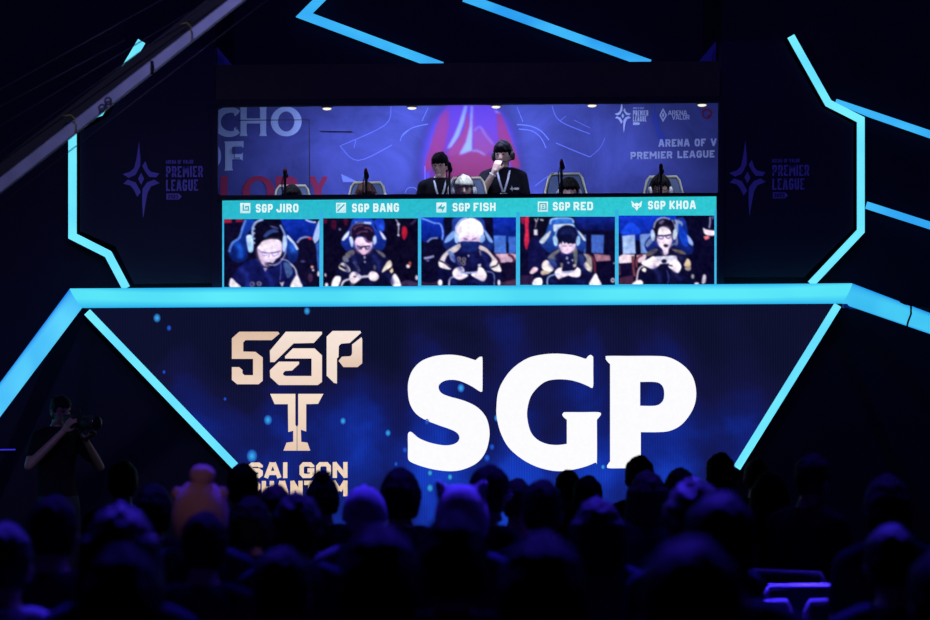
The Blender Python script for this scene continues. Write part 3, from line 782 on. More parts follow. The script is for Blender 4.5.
a.band([(245, 200), (246, 130), (275, 82), (330, 60)], 9, (148, 170, 224)); a.smooth([(195, 198), (232, 182), (250, 222), (248, 308), (216, 320), (204, 280)], (196, 220, 250), (150, 196, 244))
for yy in (135, 170, 212, 246): a.disc(256, yy, 9, (150, 170, 220))
a.band([(462, 105), (490, 160), (504, 210)], 8, (120, 146, 206)); a.smooth([(488, 190), (512, 205), (514, 270), (492, 318), (478, 280)], (176, 200, 240))
a.band([(505, 290), (498, 340), (462, 396), (420, 420), (372, 418)], 5, (134, 140, 196)); a.band([(465, 372), (520, 388), (560, 428)], 4, (150, 150, 190))
a.band([(466, 400), (468, 470), (460, 540)], 3, (80, 96, 170))
a.poly([(328, 444), (360, 444), (345, 476)], (170, 164, 206)); a.disc(240, 572, 22, (96, 92, 126)); a.disc(296, 568, 20, (110, 104, 134)); a.disc(240, 572, 9, (16, 20, 78)); a.disc(296, 568, 8, (16, 20, 78))
a.poly([(455, 552), (474, 560), (496, 548), (478, 597)], (190, 176, 190))
a.sig = 1.6
a.band([(292, 290), (300, 345), (330, 405), (365, 425)], 12, (196, 168, 206)); a.band([(340, 240), (400, 228), (455, 236)], 8, (214, 190, 222)); a.band([(370, 300), (374, 345)], 6, (255, 244, 255)); a.band([(468, 250), (470, 320)], 7, (206, 176, 214))
a.band([(150, 450), (200, 500), (210, 597)], 14, (30, 44, 136)); a.band([(350, 470), (390, 540), (400, 597)], 14, (28, 40, 130)); a.band([(270, 430), (300, 500)], 10, (8, 10, 52)); a.band([(110, 250), (150, 300), (150, 370)], 20, (26, 84, 206)); a.band([(545, 250), (570, 320)], 16, (44, 104, 220))
a.sig = .5
PORTS.append(a)
# --- BANG
a = base_art(320, 25, 780, 50, 590, (9, 6, 32))
a.poly([(30, 55), (60, 55), (60, 95), (30, 95)], (70, 10, 36)); a.smooth([(95, 70), (130, 75), (125, 140), (95, 130)], (60, 10, 40)); a.smooth([(190, 60), (225, 60), (215, 110), (195, 100)], (66, 12, 44))
a.smooth([(655, 120), (685, 125), (690, 180), (665, 225), (648, 180)], (170, 22, 48)); a.band([(600, 58), (622, 105), (620, 190)], 5, (160, 160, 190)); a.disc(622, 100, 12, (180, 180, 205)); a.disc(622, 186, 8, (210, 205, 225))
a.band([(720, 100), (745, 80), (760, 60)], 8, (60, 40, 90)); a.disc(160, 140, 10, (100, 100, 140)); a.disc(698, 430, 15, (240, 220, 230)); a.smooth([(700, 400), (722, 398), (716, 430)], (200, 90, 70))
a.smooth([(640, 560), (700, 540), (770, 560), (775, 588), (640, 588)], (52, 40, 76)); a.disc(766, 520, 12, (200, 190, 210), 20)
a.disc(55, 578, 14, (220, 216, 232), 18); a.disc(46, 498, 8, (190, 180, 200), 14)
a.smooth([(430, 70), (500, 60), (512, 130), (470, 160)], (22, 56, 190))
a.smooth([(265, 58), (345, 52), (420, 62), (440, 130), (500, 170), (528, 225), (500, 300), (420, 330), (260, 330), (190, 290), (168, 235), (200, 180), (240, 120)], (24, 62, 190), (12, 28, 104))
a.poly([(282, 80), (405, 80), (412, 100), (278, 102)], (170, 196, 244)); a.smooth([(175, 222), (196, 186), (236, 150), (226, 190), (190, 228)], (210, 216, 240)); a.smooth([(472, 150), (500, 176), (526, 218), (500, 214)], (214, 218, 240))
a.smooth([(150, 590), (150, 430), (180, 370), (250, 300), (300, 290), (350, 330), (420, 290), (490, 315), (540, 370), (575, 440), (585, 590)], (14, 17, 62), (8, 8, 40))
a.smooth([(205, 330), (262, 300), (275, 330), (220, 370)], (104, 98, 106)); a.smooth([(150, 440), (185, 400), (235, 440), (240, 475), (200, 470)], (226, 214, 204)); a.band([(160, 425), (210, 450)], 9, (16, 14, 44)); a.smooth([(180, 360), (210, 345), (230, 390), (195, 398)], (96, 100, 120))
a.smooth([(440, 300), (490, 318), (520, 350), (500, 360)], (90, 88, 100)); a.smooth([(490, 475), (530, 400), (560, 385), (568, 430), (510, 470)], (232, 220, 206)); a.poly([(550, 468), (575, 440), (582, 470), (566, 490)], (220, 190, 150))
a.band([(265, 395), (300, 440), (305, 480)], 7, (104, 92, 86)); a.band([(300, 425), (318, 470)], 5, (110, 98, 90)); a.disc(280, 405, 13, (96, 92, 100)); a.disc(435, 440, 12, (66, 62, 84), 22)
a.smooth([(275, 225), (290, 205), (350, 200), (410, 215), (416, 262), (392, 310), (348, 340), (316, 318), (285, 270)], (236, 214, 238), (226, 190, 220))
a.smooth([(240, 215), (240, 150), (262, 112), (320, 96), (385, 102), (426, 140), (432, 200), (416, 240), (372, 236), (340, 200), (300, 190), (272, 240)], (22, 12, 42))
for p in ([(268, 142), (300, 116), (340, 112)], [(290, 180), (330, 158), (380, 156)], [(350, 128), (392, 130), (416, 156)]): a.band(p, 6, (92, 50, 80))
a.band([(350, 210), (375, 232), (400, 244)], 8, (100, 60, 130))
a.band([(290, 266), (320, 280), (352, 276), (402, 272)], 6, (26, 22, 74)); a.band([(298, 272), (306, 292), (330, 292), (340, 278)], 5, (40, 32, 90)); a.band([(360, 278), (366, 294), (390, 292), (398, 274)], 5, (40, 32, 90)); a.disc(346, 296, 10, (246, 214, 232), 12)
a.band([(246, 190), (250, 130), (290, 92), (350, 84)], 7, (60, 60, 110)); a.smooth([(234, 205), (254, 198), (268, 240), (258, 280), (244, 262)], (186, 206, 244)); a.smooth([(424, 200), (444, 190), (448, 240), (430, 264), (420, 240)], (176, 196, 240))
a.disc(355, 360, 9, (150, 146, 180), 14); a.disc(357, 396, 8, (160, 156, 190))
a.smooth([(92, 590), (108, 530), (135, 506), (168, 515), (160, 560), (140, 590)], (244, 240, 248)); a.smooth([(562, 540), (590, 488), (620, 520), (642, 590), (580, 590)], (244, 238, 244))
a.smooth([(235, 500), (262, 474), (300, 480), (330, 515), (300, 550), (262, 568), (238, 540)], (246, 230, 240)); a.smooth([(385, 500), (410, 470), (450, 480), (468, 515), (440, 545), (400, 540)], (244, 226, 238))
a.band([(300, 520), (350, 512), (400, 508)], 9, (196, 192, 216)); a.band([(170, 590), (190, 550), (240, 530), (290, 525)], 7, (216, 214, 232)); a.disc(278, 512, 16, (110, 76, 90), 8)
a.sig = 1.4
a.band([(282, 232), (290, 280), (318, 322)], 8, (196, 160, 206)); a.band([(410, 240), (400, 290), (372, 326)], 8, (200, 166, 208)); a.band([(330, 222), (360, 218)], 8, (250, 236, 250)); a.band([(322, 318), (346, 326), (366, 320)], 5, (190, 120, 160))
a.band([(250, 340), (290, 420), (300, 500)], 12, (28, 36, 104)); a.band([(420, 340), (460, 400), (470, 470)], 12, (30, 38, 110)); a.band([(200, 400), (230, 500)], 10, (24, 30, 92)); a.band([(520, 480), (560, 520), (575, 580)], 12, (22, 26, 84)); a.band([(350, 560), (420, 570)], 14, (18, 18, 66))
a.band([(480, 110), (500, 150)], 14, (40, 90, 226)); a.band([(250, 560), (262, 590)], 10, (120, 110, 150))
a.sig = .5
PORTS.append(a)
# --- FISH
a = base_art(418, 25, 780, 42, 585, (9, 7, 38))
a.poly([(25, 42), (210, 42), (215, 240), (120, 200), (60, 250), (25, 220)], (12, 48, 178), (8, 24, 116)); a.band([(30, 52), (80, 70), (130, 90), (180, 100), (200, 170), (190, 230)], 6, (110, 150, 236))
a.poly([(590, 42), (780, 42), (780, 240), (600, 240)], (14, 44, 176), (8, 24, 100))
a.smooth([(205, 60), (280, 50), (290, 120), (250, 160), (220, 150)], (8, 8, 36)); a.smooth([(520, 50), (585, 46), (590, 140), (540, 150)], (10, 8, 40))
a.poly([(600, 188), (695, 190), (700, 330), (605, 325)], (64, 108, 200)); a.poly([(716, 195), (780, 198), (780, 330), (720, 330)], (54, 94, 186))
a.poly([(610, 330), (780, 332), (780, 375), (740, 400), (640, 402)], (196, 160, 186)); a.band([(715, 335), (760, 375), (755, 470)], 10, (84, 36, 62)); a.band([(600, 335), (640, 380), (650, 430)], 10, (84, 36, 62)); a.poly([(690, 400), (780, 400), (780, 560), (690, 560)], (18, 10, 44))
a.poly([(25, 545), (170, 520), (170, 585), (25, 585)], (48, 26, 56)); a.poly([(650, 560), (780, 530), (780, 585), (660, 585)], (66, 40, 66))
a.smooth([(70, 240), (100, 205), (150, 200), (200, 240), (215, 420), (170, 540), (30, 540), (40, 320)], (9, 8, 40)); a.band([(75, 240), (110, 212), (160, 208)], 7, (120, 140, 210)); a.band([(50, 368), (90, 362), (130, 350)], 9, (140, 140, 190)); a.disc(80, 385, 14, (90, 90, 150), 8)
a.smooth([(290, 45), (500, 45), (540, 150), (595, 230), (590, 300), (480, 330), (290, 330), (205, 270), (215, 210), (270, 150)], (30, 62, 158), (14, 28, 96))
a.smooth([(210, 240), (240, 190), (290, 150), (300, 190), (240, 240)], (120, 160, 226)); a.smooth([(520, 140), (560, 180), (596, 240), (560, 232)], (130, 166, 228))
a.smooth([(160, 460), (170, 380), (210, 320), (280, 270), (340, 245), (400, 300), (470, 250), (545, 280), (610, 350), (650, 410), (660, 520), (600, 585), (200, 585)], (13, 15, 66), (9, 9, 48))
a.smooth([(170, 400), (195, 345), (250, 295), (330, 250), (345, 270), (300, 320), (240, 340), (215, 400), (250, 450), (190, 430)], (206, 196, 206)); a.smooth([(240, 310), (285, 330), (300, 400), (262, 380)], (110, 130, 190))
a.smooth([(475, 262), (540, 285), (590, 340), (640, 405), (580, 425), (585, 370), (540, 320), (490, 300)], (204, 190, 196)); a.smooth([(566, 420), (610, 385), (640, 410), (660, 470), (600, 465)], (238, 228, 226)); a.band([(575, 440), (620, 425), (640, 395)], 6, (30, 22, 60))
a.smooth([(165, 400), (185, 385), (240, 420), (262, 455), (180, 440)], (236, 228, 230)); a.band([(170, 385), (215, 405), (262, 445)], 6, (40, 26, 62))
for cx, cy in ((326, 372), (366, 376), (330, 405), (362, 408)): a.disc(cx, cy, 18, (110, 100, 110)); a.disc(cx, cy, 7, (20, 20, 66))
a.poly([(475, 415), (500, 410), (500, 432), (475, 432)], (190, 190, 214)); a.poly([(392, 340), (412, 340), (402, 362)], (200, 196, 226)); a.band([(490, 305), (500, 345)], 6, (140, 130, 140))
a.smooth([(312, 200), (310, 130), (340, 80), (400, 52), (450, 54), (500, 90), (522, 150), (510, 210), (480, 236), (340, 238)], (252, 250, 252), (236, 226, 244))
a.smooth([(330, 215), (400, 190), (490, 205), (490, 240), (335, 240)], (220, 196, 228)); a.band([(362, 212), (395, 220)], 5, (100, 70, 130)); a.band([(430, 220), (462, 212)], 5, (100, 70, 130))
a.smooth([(340, 238), (410, 236), (486, 240), (478, 290), (440, 315), (380, 312), (350, 290)], (14, 26, 92))
a.band([(305, 180), (305, 120), (340, 70), (390, 48)], 6, (190, 206, 240)); a.smooth([(288, 170), (308, 160), (326, 200), (320, 245), (296, 240)], (150, 190, 244)); a.smooth([(500, 190), (525, 180), (532, 220), (506, 245), (492, 230)], (140, 180, 236))
a.smooth([(275, 480), (300, 445), (350, 432), (370, 470), (340, 478), (400, 500), (340, 535), (290, 520)], (246, 236, 246)); a.smooth([(420, 495), (470, 470), (480, 435), (520, 450), (545, 500), (520, 550), (470, 530)], (246, 236, 246))
a.band([(340, 485), (400, 482), (470, 478)], 7, (170, 180, 226)); a.band([(248, 585), (256, 530), (300, 508), (350, 500)], 6, (206, 206, 230)); a.band([(540, 470), (600, 490), (605, 585)], 5, (90, 110, 170))
a.disc(178, 560, 18, (240, 236, 244), 26); a.disc(642, 560, 12, (220, 216, 230), 24)
a.sig = 1.6
a.band([(330, 110), (318, 160), (325, 205)], 12, (222, 214, 236)); a.band([(380, 110), (430, 130), (470, 170)], 10, (234, 228, 244)); a.band([(350, 290), (400, 305), (470, 290)], 8, (30, 52, 130)); a.band([(350, 250), (410, 248), (470, 250)], 5, (40, 66, 150))
a.band([(280, 350), (330, 430), (350, 470)], 12, (26, 32, 104)); a.band([(430, 330), (450, 420)], 12, (24, 30, 100)); a.band([(500, 320), (540, 380), (560, 440)], 12, (28, 36, 110)); a.band([(260, 520), (300, 570)], 12, (28, 36, 110)); a.band([(420, 540), (500, 560), (560, 575)], 12, (24, 30, 96)); a.band([(310, 500), (350, 520)], 7, (206, 176, 210)); a.band([(470, 500), (520, 520)], 7, (206, 176, 210))
a.sig = .5
PORTS.append(a)
# --- RED
a = base_art(518, 15, 772, 37, 580, (10, 8, 42))
a.poly([(440, 37), (772, 37), (772, 150), (480, 150)], (14, 36, 140), (9, 14, 70))
a.smooth([(55, 50), (95, 45), (85, 120), (92, 230), (70, 300), (52, 240), (60, 150)], (196, 34, 72)); a.smooth([(25, 45), (55, 45), (50, 95), (30, 90)], (140, 20, 60))
a.smooth([(95, 45), (240, 45), (250, 110), (215, 220), (100, 230), (105, 120)], (9, 7, 30)); a.band([(136, 55), (148, 78), (162, 50)], 4, (190, 190, 210)); a.band([(148, 78), (140, 130)], 3, (150, 150, 180)); a.poly([(128, 140), (158, 140), (158, 186), (128, 186)], (206, 200, 224)); a.band([(178, 64), (204, 68)], 6, (190, 190, 210))
a.smooth([(95, 225), (200, 225), (215, 420), (150, 480), (90, 470)], (14, 14, 64)); a.smooth([(95, 480), (125, 438), (160, 445), (150, 470), (115, 490)], (236, 200, 214))
a.poly([(518, 180), (540, 182), (538, 330), (520, 330)], (50, 80, 160)); a.poly([(580, 182), (682, 184), (676, 330), (584, 325)], (62, 96, 184)); a.poly([(600, 330), (728, 345), (735, 385), (620, 395)], (150, 104, 124)); a.band([(545, 335), (600, 380), (610, 480)], 11, (84, 34, 50))
a.poly([(620, 395), (772, 390), (772, 580), (640, 580)], (10, 7, 40)); a.disc(752, 540, 17, (220, 216, 234), 18); a.disc(752, 540, 8, (16, 12, 50)); a.disc(762, 406, 8, (150, 150, 180))
a.poly([(20, 500), (120, 500), (120, 580), (20, 580)], (40, 24, 62))
a.smooth([(262, 60), (340, 48), (430, 55), (452, 110), (490, 160), (535, 220), (525, 300), (440, 340), (260, 330), (190, 270), (170, 230), (215, 180), (240, 110)], (40, 92, 190), (16, 36, 112))
a.band([(258, 100), (270, 62), (345, 52), (425, 58), (440, 88)], 7, (150, 186, 240)); a.smooth([(282, 115), (300, 100), (430, 98), (444, 130), (400, 118), (330, 130), (290, 160)], (196, 210, 226)); a.smooth([(172, 236), (215, 186), (262, 150), (250, 190), (205, 250)], (196, 204, 214)); a.smooth([(470, 150), (500, 168), (538, 222), (520, 226)], (196, 204, 214))
a.smooth([(180, 480), (205, 400), (230, 345), (330, 290), (395, 345), (440, 285), (530, 330), (580, 370), (590, 460), (585, 580), (200, 580)], (17, 20, 74), (9, 9, 46))
a.smooth([(238, 360), (280, 320), (330, 295), (325, 320), (290, 350), (300, 380), (255, 375)], (110, 106, 108)); a.smooth([(190, 440), (205, 392), (240, 385), (285, 440), (270, 470), (230, 478)], (240, 228, 226)); a.smooth([(182, 480), (200, 462), (260, 480), (200, 500)], (196, 176, 158)); a.smooth([(240, 370), (290, 380), (310, 430), (275, 430)], (50, 72, 140))
a.smooth([(440, 295), (470, 300), (470, 400), (448, 400)], (96, 104, 100)); a.smooth([(520, 330), (580, 360), (585, 470), (550, 460), (520, 420), (545, 380)], (150, 142, 140)); a.smooth([(515, 420), (540, 400), (580, 440), (560, 466)], (226, 214, 206)); a.smooth([(480, 340), (520, 345), (530, 400), (500, 420)], (36, 48, 104))
a.smooth([(322, 245), (345, 225), (440, 235), (458, 260), (446, 295), (420, 320), (385, 332), (352, 318), (332, 285)], (240, 220, 240), (232, 206, 230)); a.band([(352, 268), (385, 274)], 4, (150, 110, 160)); a.band([(405, 274), (432, 266)], 4, (150, 110, 160)); a.disc(394, 294, 8, (214, 176, 206), 6)
a.smooth([(314, 235), (312, 170), (335, 125), (385, 106), (435, 115), (468, 155), (476, 220), (460, 250), (395, 248), (350, 232), (326, 262)], (12, 14, 52)); a.smooth([(330, 180), (380, 150), (440, 160), (462, 190), (400, 180)], (18, 26, 78)); a.poly([(330, 225), (345, 262), (356, 230), (372, 256), (384, 232), (404, 258), (416, 236), (440, 258), (452, 230)], (12, 14, 52))
a.smooth([(278, 205), (300, 190), (318, 230), (310, 268), (290, 262)], (170, 206, 240)); a.smooth([(468, 200), (490, 196), (492, 250), (470, 270), (460, 245)], (150, 190, 232)); a.band([(296, 195), (310, 140), (345, 112)], 5, (150, 170, 214))
a.disc(390, 366, 10, (150, 156, 190), 13); a.disc(400, 402, 9, (150, 156, 190)); a.disc(434, 382, 8, (160, 166, 200)); a.poly([(335, 405), (358, 402), (355, 445), (340, 440)], (120, 108, 104)); a.poly([(436, 416), (462, 410), (464, 434), (440, 440)], (176, 160, 150))
a.smooth([(292, 480), (315, 448), (350, 440), (352, 470), (420, 492), (345, 520), (318, 528)], (246, 232, 242)); a.smooth([(395, 480), (450, 462), (470, 438), (498, 462), (490, 510), (440, 515), (400, 500)], (246, 232, 242)); a.band([(345, 478), (395, 476), (440, 470)], 8, (180, 180, 220))
a.smooth([(118, 580), (130, 535), (165, 520), (192, 530), (188, 580)], (244, 242, 250)); a.smooth([(565, 580), (590, 520), (618, 485), (640, 530), (660, 580)], (240, 236, 246)); a.band([(235, 580), (240, 520), (290, 495), (330, 492)], 5, (150, 190, 236))
a.sig = 1.4
a.band([(334, 262), (345, 300), (370, 324)], 8, (196, 164, 206)); a.band([(452, 262), (440, 296), (410, 322)], 8, (198, 168, 208)); a.band([(370, 308), (400, 312)], 5, (196, 140, 176))
a.band([(345, 165), (390, 140), (440, 152)], 7, (24, 36, 96)); a.band([(250, 400), (300, 450)], 12, (30, 40, 110)); a.band([(480, 360), (520, 430), (520, 480)], 12, (26, 34, 100)); a.band([(280, 330), (300, 380)], 10, (60, 70, 110)); a.band([(260, 530), (300, 570)], 12, (24, 28, 92)); a.band([(440, 540), (540, 560)], 12, (22, 26, 88)); a.band([(310, 500), (345, 515)], 7, (210, 180, 212))
a.band([(300, 80), (350, 70), (420, 74)], 12, (56, 116, 214)); a.band([(150, 250), (140, 400)], 14, (18, 18, 76))
a.sig = .5
PORTS.append(a)
# --- KHOA
a = base_art(616, 20, 783, 28, 575, (8, 7, 38))
a.poly([(20, 28), (480, 28), (480, 180), (240, 240), (20, 200)], (14, 52, 196), (10, 26, 120)); a.smooth([(40, 160), (90, 100), (130, 85), (185, 130), (190, 175), (60, 180)], (22, 66, 216))
a.smooth([(20, 180), (45, 185), (50, 300), (20, 350)], (12, 16, 70)); a.poly([(52, 190), (152, 182), (158, 330), (58, 335)], (150, 176, 226)); a.poly([(190, 180), (280, 172), (280, 330), (200, 330)], (110, 142, 208))
a.poly([(22, 355), (60, 335), (150, 338), (140, 400), (22, 410)], (230, 208, 222)); a.poly([(165, 345), (280, 330), (280, 400), (175, 400)], (220, 196, 214)); a.poly([(20, 412), (145, 405), (210, 480), (200, 575), (20, 575)], (14, 8, 44)); a.poly([(24, 520), (140, 500), (140, 575), (24, 575)], (64, 34, 62))
a.band([(135, 350), (140, 440), (152, 510)], 10, (110, 54, 66)); a.band([(215, 340), (170, 370), (165, 440)], 9, (110, 54, 66)); a.band([(28, 420), (32, 500)], 7, (100, 50, 70))
a.smooth([(470, 60), (545, 60), (575, 180), (610, 245), (600, 330), (480, 345), (280, 330), (230, 280), (240, 230), (290, 180)], (20, 50, 160), (12, 24, 92)); a.smooth([(440, 70), (510, 72), (530, 110), (480, 180), (455, 160)], (126, 140, 180)); a.smooth([(545, 190), (575, 190), (610, 240), (606, 270), (570, 240)], (150, 176, 232)); a.smooth([(236, 255), (262, 220), (300, 195), (300, 225), (250, 280)], (100, 120, 170))
a.smooth([(500, 90), (560, 180), (570, 270), (530, 260), (500, 180)], (16, 60, 190))
a.smooth([(690, 128), (712, 140), (760, 148), (783, 152), (783, 185), (730, 188), (700, 170)], (240, 222, 236)); a.poly([(692, 196), (738, 186), (740, 210), (706, 224)], (220, 110, 120)); a.band([(745, 40), (745, 90), (738, 130)], 5, (150, 150, 190)); a.poly([(752, 34), (783, 30), (783, 60), (756, 62)], (60, 70, 120))
a.smooth([(205, 575), (215, 460), (260, 320), (340, 280), (385, 345), (430, 275), (530, 310), (560, 370), (590, 450), (600, 575)], (14, 14, 52), (8, 8, 42))
a.smooth([(240, 330), (300, 295), (335, 300), (290, 340), (250, 350)], (96, 86, 88)); a.smooth([(440, 295), (520, 305), (555, 335), (500, 330)], (104, 94, 92)); a.smooth([(540, 420), (565, 370), (590, 390), (590, 430), (560, 436)], (216, 190, 160)); a.band([(345, 290), (380, 350), (415, 290)], 12, (20, 22, 60))
a.smooth([(205, 460), (225, 440), (242, 455), (232, 476)], (236, 230, 220)); a.smooth([(545, 440), (590, 430), (590, 460), (560, 464)], (150, 134, 126))
a.smooth([(326, 180), (340, 130), (385, 118), (430, 140), (444, 190), (440, 250), (420, 290), (412, 330), (385, 340), (370, 300), (345, 270), (330, 230)], (250, 240, 248), (236, 216, 236))
a.smooth([(296, 190), (292, 130), (310, 85), (350, 58), (400, 54), (450, 80), (466, 140), (460, 200), (444, 220), (440, 165), (410, 130), (370, 118), (340, 140), (330, 200), (318, 230)], (14, 10, 36)); a.smooth([(340, 85), (370, 65), (385, 75), (360, 100)], (90, 80, 110)); a.band([(470, 100), (455, 60)], 5, (16, 12, 40))
a.band([(328, 188), (350, 190), (395, 190), (440, 180)], 6, (30, 26, 76)); a.band([(334, 192), (342, 212), (372, 212), (378, 194)], 4, (70, 60, 120)); a.band([(396, 192), (404, 210), (430, 206), (438, 186)], 4, (70, 60, 120)); a.band([(384, 205), (382, 232)], 4, (222, 190, 214))
a.smooth([(378, 262), (396, 256), (418, 264), (410, 280), (386, 278)], (26, 18, 50)); a.band([(366, 246), (384, 244)], 4, (206, 150, 180)); a.band([(478, 215), (470, 250), (420, 268)], 4, (130, 130, 160));
a.band([(300, 130), (320, 75), (370, 48), (430, 60)], 6, (150, 156, 190)); a.smooth([(276, 160), (296, 140), (312, 190), (304, 226), (284, 222)], (176, 196, 230)); a.smooth([(455, 150), (480, 140), (484, 200), (462, 222), (450, 200)], (190, 206, 226)); a.band([(482, 200), (486, 250), (470, 262)], 4, (150, 146, 150))
a.smooth([(300, 362), (350, 352), (470, 346), (484, 366), (478, 400), (330, 408)], (206, 204, 226)); a.disc(382, 390, 22, (14, 14, 46), 16)
a.smooth([(205, 400), (262, 370), (300, 350), (325, 380), (362, 400), (320, 440), (280, 448), (215, 420)], (246, 234, 244)); a.smooth([(415, 430), (440, 390), (480, 380), (505, 400), (518, 440), (490, 484), (450, 460)], (246, 232, 242)); a.band([(412, 420), (450, 428)], 5, (30, 24, 60))
a.band([(165, 575), (175, 480), (195, 440), (225, 425)], 6, (216, 196, 208)); a.smooth([(130, 575), (160, 545), (205, 540), (212, 575)], (246, 242, 250)); a.smooth([(680, 560), (690, 500), (712, 500), (710, 550), (695, 568)], (196, 186, 206)); a.disc(608, 510, 12, (150, 146, 150), 18); a.disc(640, 566, 20, (220, 214, 226), 9); a.band([(405, 460), (420, 530), (405, 575)], 4, (40, 60, 140))
a.sig = 1.4
a.band([(332, 200), (338, 240), (352, 268)], 7, (204, 176, 214)); a.band([(440, 200), (434, 250), (416, 290)], 7, (200, 172, 210)); a.band([(350, 140), (390, 128), (424, 144)], 8, (226, 206, 230)); a.band([(372, 318), (390, 335), (406, 318)], 8, (206, 180, 210))
a.band([(300, 430), (340, 500), (350, 560)], 14, (26, 32, 92)); a.band([(470, 490), (520, 540)], 14, (24, 28, 88)); a.band([(270, 300), (330, 320)], 8, (36, 40, 88)); a.band([(480, 330), (530, 380)], 12, (32, 36, 84)); a.band([(280, 440), (320, 425)], 8, (204, 180, 210)); a.band([(450, 460), (480, 470)], 7, (204, 180, 210)); a.band([(320, 376), (360, 370)], 7, (170, 164, 200))
a.sig = .5
PORTS.append(a)
for a in PORTS: under(a.build('portrait_picture', M['portrait']), ban)
# frames over the picture edges (the teal surround shows in front where pictures are cropped)
for pts in ([(222.3, 219), (224, 219), (224, 292), (222.3, 292)], [(319.4, 212), (323.1, 212), (323.1, 292), (319.4, 292)], [(418, 212), (421.2, 212), (421.2, 292), (418, 292)],
            [(516, 212), (520, 212), (520, 292), (516, 292)], [(615, 210), (618.6, 210), (618.6, 292), (615, 292)], [(714.4, 210), (716.5, 210), (716.5, 289), (714.4, 289)]):
    a = Art(YP - 0.03); a.poly(pts, (50, 176, 224), (66, 190, 238), layer=False); under(a.build('picture_border', M['screen']), ban)
# names and icons
tw = (226, 248, 250)
for txt, x0, x1, y0, y1, h in (('SGP JIRO', 255.8, 298.5, 204, 203.8, 8.5), ('SGP BANG', 352, 399, 203.6, 203.2, 8.6), ('SGP FISH', 452.6, 495.6, 203, 202.6, 8.4), ('SGP RED', 552.8, 593, 202.1, 201.8, 8.4), ('SGP KHOA', 648, 695.8, 200.9, 200.5, 8.4)):
    a = Art(YP); xs = x0 + (x1 - x0) * (3.3 / (3.4 + .95 + sum(WID.get(c, 1) for c in txt[4:]) + .2 * (len(txt) - 5))); word(a, 'SGP', x0, xs, y0, y0, h, bold=0.215, gap=0.24, col=tw); under(a.build('team_lettering', M['screen_plain']), ban)
    a = Art(YP); xn = xs + (x1 - x0) * .085; word(a, txt[4:], xn, x1, y0 - .2, y1, h, bold=0.215, gap=0.24, col=tw); under(a.build('name_lettering', M['screen_plain']), ban)
def icon(kind, x, y, s):
    a = Art(YP, (x, y), 1 / s); t = (40, 176, 190)
    q = [(0, 0), (1, 0), (1, 1), (0, 1)]
    if kind == 'fang':
        a.poly([(0, .05), (.3, .35), (.5, .25), (.7, .35), (1, .05), (.92, .6), (.66, .75), (.5, 1), (.34, .75), (.08, .6)], tw)
        a.poly([(.22, .5), (.42, .6), (.38, .7), (.25, .62)], t); a.poly([(.78, .5), (.58, .6), (.62, .7), (.75, .62)], t)
    else:
        a.poly(q, tw, (190, 232, 240))
        if kind == 'sword': a.line([(.15, .85), (.85, .15)], .07, t); a.poly([(.12, .12), (.5, .12), (.12, .5)], (120, 214, 224))
        if kind == 'spiral': a.line([(.3, .15), (.3, .7), (.8, .7), (.8, .35), (.55, .35), (.55, .52)], .06, t)
        if kind == 'wing': a.poly([(.1, .6), (.6, .1), (.5, .45), (.9, .35), (.6, .9), (.55, .65)], t)
        if kind == 'book': a.line([(.2, .85), (.2, .2), (.8, .2), (.8, .75), (.35, .75)], .06, t); a.line([(.4, .4), (.65, .4)], .05, t); a.line([(.4, .56), (.65, .56)], .05, t)
    under(a.build('role_icon', M['screen']), ban)
icon('spiral', 240.2, 203, 10.2); icon('sword', 336, 202.8, 10); icon('wing', 436.4, 202.5, 10); icon('book', 537.8, 201.6, 10.2); icon('fang', 631.3, 200, 10.8)

# ================================================================== BOOTH INSIDE
bd = empty('printed_backdrop', P(468, 200, 23.1))
tag(bd, 'blue printed backdrop with red star artwork and lettering behind the players', 'backdrop')
YD = 23.1
mb = MB(); mb.box((0, YD + 0.03, 3.66), (5.9, 0.05, 2.4)); under(mb.build('fabric', M['backdrop']), bd)
a = Soft(YD - .001, (0, 0), 1, (380, 98, 570, 200), 2, 1.2, True); a.sig = 1.3
RD = (150, 45, 92); RD2 = (200, 60, 104); LV = (172, 196, 255); WL = (136, 160, 232); PU = (120, 60, 200)
# soft violet glow round the star, then blades
a.sig = 7; a.smooth([(440, 106), (500, 106), (520, 150), (512, 194), (430, 194), (418, 160)], (96, 72, 220)); a.sig = .9
a.smooth([(446, 106), (494, 106), (503, 150), (500, 194), (440, 194), (430, 165)], (92, 62, 196), (112, 44, 112))
a.poly([(448.5, 108.5), (440, 116), (432, 140), (425, 163), (424, 174), (436, 166), (444, 148), (449, 125)], (136, 55, 140), (136, 46, 104))
a.poly([(464.5, 106), (459, 124), (454, 136), (447, 149), (452, 147), (459, 136), (464, 122), (467.5, 106)], WL)
a.smooth([(467, 113), (463, 132), (450, 149), (446, 155), (457, 156), (467, 146), (470, 130)], (140, 57, 120))
a.smooth([(449, 158), (472, 150), (494, 158), (504, 176), (506, 194), (440, 194), (441, 172)], (137, 53, 112), (128, 40, 83))
a.poly([(471, 106), (470, 126), (466, 142), (459, 155), (472, 150.5), (473, 106)], WL)
a.poly([(473, 106), (473, 150), (485, 155), (496, 148), (492, 140), (483, 128), (476, 131)], (112, 66, 164), (134, 60, 128))
a.band([(474, 131), (480, 127), (486, 136), (493, 144)], 0.7, (128, 119, 188)); a.band([(472, 150.6), (478, 151), (485, 155)], 0.8, (136, 138, 192))
a.poly([(496, 112), (501, 113.5), (506, 126), (511, 139), (519, 160), (521, 168), (512, 168), (505, 152), (498, 138), (497, 124)], (134, 49, 128), (137, 46, 96))
a.poly([(494, 110), (501, 113), (496, 113)], WL)
under(a.build('star_artwork', M['print_soft']), bd)
a = Art(YD - .002, step=0.00004)
